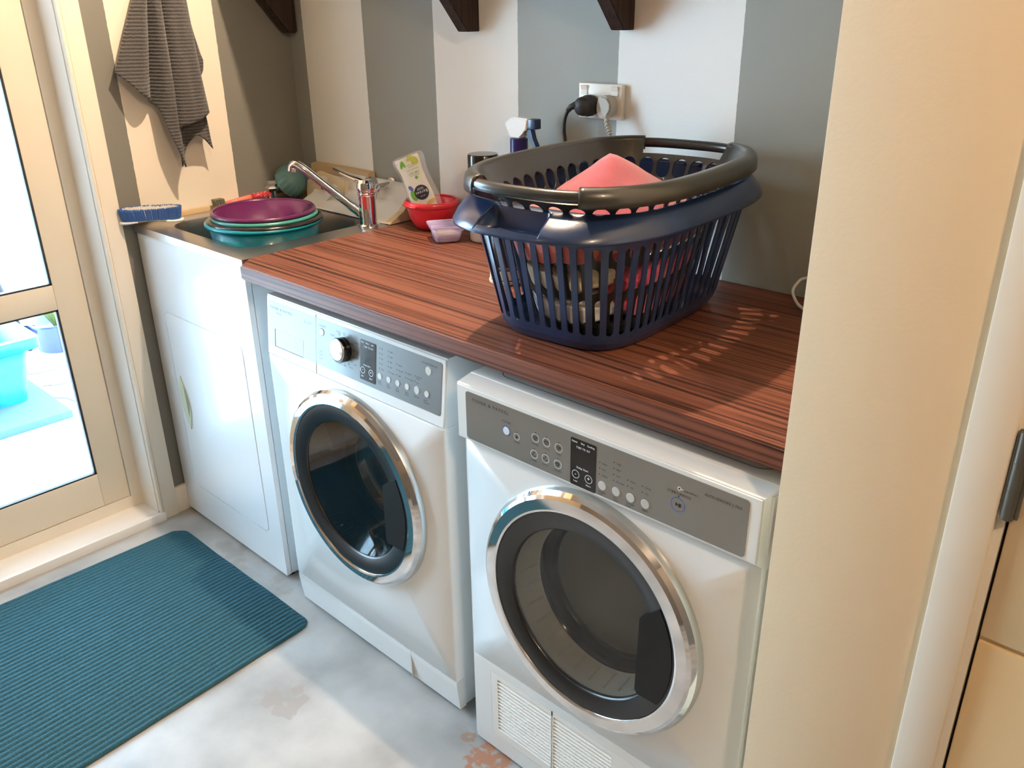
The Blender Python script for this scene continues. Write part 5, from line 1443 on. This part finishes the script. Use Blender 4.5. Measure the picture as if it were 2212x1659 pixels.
# white cable looping at the right end of the counter
bm = B()
tube(bm, smoothpath([(1.955, -0.22, 0.917), (1.88, -0.16, 0.920), (1.76, -0.115, 0.921), (1.714, -0.090, 0.924), (1.693, -0.070, 0.928), (1.677, -0.050, 0.937), (1.679, -0.040, 0.951), (1.690, -0.030, 0.961), (1.74, -0.022, 0.970), (1.88, -0.018, 0.972)], 8), 0.0030, 8)
o = out('white_cable', bm, 'cord_white', smooth=True); setp(o, 'thin white cable looping over the counter beside the cream wall', 'cable')

# ------------------------------------------------------------------ shelf on brackets
sh_ = thing('wall_shelf', 'dark stained timber wall shelf on angled brackets above the counter', 'shelf', (0.9, -0.12, 1.39))
for x1_, z0_, cut in ((0.045, 1.380, -0.034), (0.800, 1.389, -0.040), (1.248, 1.395, -0.036)):
    th = 0.034
    bm = B(); prism(bm, [(-0.001, z0_), (cut, z0_), (-0.235, 1.622), (-0.235, 1.640), (-0.001, 1.640)], 0, x1_ - th, x1_)
    bmesh.ops.bevel(bm, geom=[e for e in bm.edges], offset=0.0015 if x1_ > 0.1 else 0.004, segments=2, affect='EDGES')
    out('bracket', bm, 'dark_wood', sh_, angle=40)
boxo('shelf_board', (0.005, 1.955, -0.250, -0.002, 1.640, 1.668), 'dark_wood', sh_, bev=0.002)

# ------------------------------------------------------------------ hanging towel
bm = B(); uvl = bm.loops.layers.uv.new('UVMap')
cols = [((-0.452, 1.52), (-0.557, 1.300), 0.030, 0.036), ((-0.450, 1.52), (-0.530, 1.270), 0.050, 0.060), ((-0.446, 1.52), (-0.511, 1.246), 0.060, 0.070), ((-0.440, 1.52), (-0.486, 1.232), 0.052, 0.050), ((-0.434, 1.52), (-0.470, 1.219), 0.022, 0.022),
        ((-0.434, 1.52), (-0.462, 1.205), 0.040, 0.050), ((-0.428, 1.52), (-0.456, 1.150), 0.062, 0.072), ((-0.420, 1.52), (-0.440, 1.095), 0.066, 0.078), ((-0.414, 1.52), (-0.424, 1.050), 0.056, 0.070), ((-0.409, 1.52), (-0.425, 1.090), 0.038, 0.050),
        ((-0.405, 1.52), (-0.424, 1.150), 0.055, 0.072), ((-0.396, 1.52), (-0.413, 1.160), 0.070, 0.086), ((-0.380, 1.52), (-0.392, 1.166), 0.074, 0.094), ((-0.362, 1.52), (-0.368, 1.173), 0.070, 0.092), ((-0.346, 1.52), (-0.340, 1.184), 0.055, 0.078), ((-0.342, 1.52), (-0.329, 1.188), 0.040, 0.060)]
def sheet(cols, rows=40, sub=4, uv0=0.0, bulge=0.004, scale=1.0):
    C_ = []
    n_ = len(cols)
    for i in range((n_ - 1) * sub + 1):
        t = i / sub; k = min(int(t), n_ - 2); f = t - k
        p = [cols[max(k - 1, 0)], cols[k], cols[k + 1], cols[min(k + 2, n_ - 1)]]
        def cr_(a, b, c, d): return 0.5 * ((2 * b) + (c - a) * f + (2 * a - 5 * b + 4 * c - d) * f * f + (3 * b - a - 3 * c + d) * f ** 3)
        C_.append((cr_(*[q[0][0] for q in p]), cr_(*[q[0][1] for q in p]), cr_(*[q[1][0] for q in p]), cr_(*[q[1][1] for q in p]), cr_(*[q[2] for q in p]), cr_(*[q[3] for q in p])))
    g = []
    for i, c in enumerate(C_):
        col = []
        for j in range(rows + 1):
            t = j / rows
            y = c[0] + (c[2] - c[0]) * t; z = c[1] + (c[3] - c[1]) * t; x = c[4] + (c[5] - c[4]) * t + bulge * noise.noise(Vector((i * 0.25, t * 3, 1)))
            col.append((bm.verts.new((x, y, z)), (uv0 + i * 0.03, (1.52 - z) * scale * 3)))
        g.append(col)
    for i in range(len(g) - 1):
        for j in range(rows):
            q = [g[i][j], g[i + 1][j], g[i + 1][j + 1], g[i][j + 1]]
            f = bm.faces.new([v[0] for v in q])
            for lp, v in zip(f.loops, q): lp[uvl].uv = v[1]
sheet(cols)
# right rear flap and the dark underside that hangs below the hem
sheet([((-0.346, 1.52), (-0.345, 1.283), 0.030, 0.040), ((-0.340, 1.50), (-0.332, 1.280), 0.036, 0.048), ((-0.338, 1.46), (-0.320, 1.292), 0.040, 0.046), ((-0.336, 1.42), (-0.312, 1.320), 0.034, 0.040)], 24, 4, 3.0)
sheet([((-0.424, 1.20), (-0.424, 1.050), 0.050, 0.052), ((-0.405, 1.21), (-0.405, 1.092), 0.060, 0.045), ((-0.386, 1.21), (-0.388, 1.120), 0.066, 0.060), ((-0.372, 1.215), (-0.372, 1.128), 0.060, 0.066), ((-0.352, 1.215), (-0.345, 1.110), 0.052, 0.056), ((-0.335, 1.215), (-0.326, 1.086), 0.046, 0.050)], 20, 4, 5.0)
tw = out('hanging_towel', bm, 'grey_towel', smooth=True)
solid(tw, 0.0035, 0)
setp(tw, 'dark grey ribbed towel hanging in folds on the striped wall above the sink', 'towel')
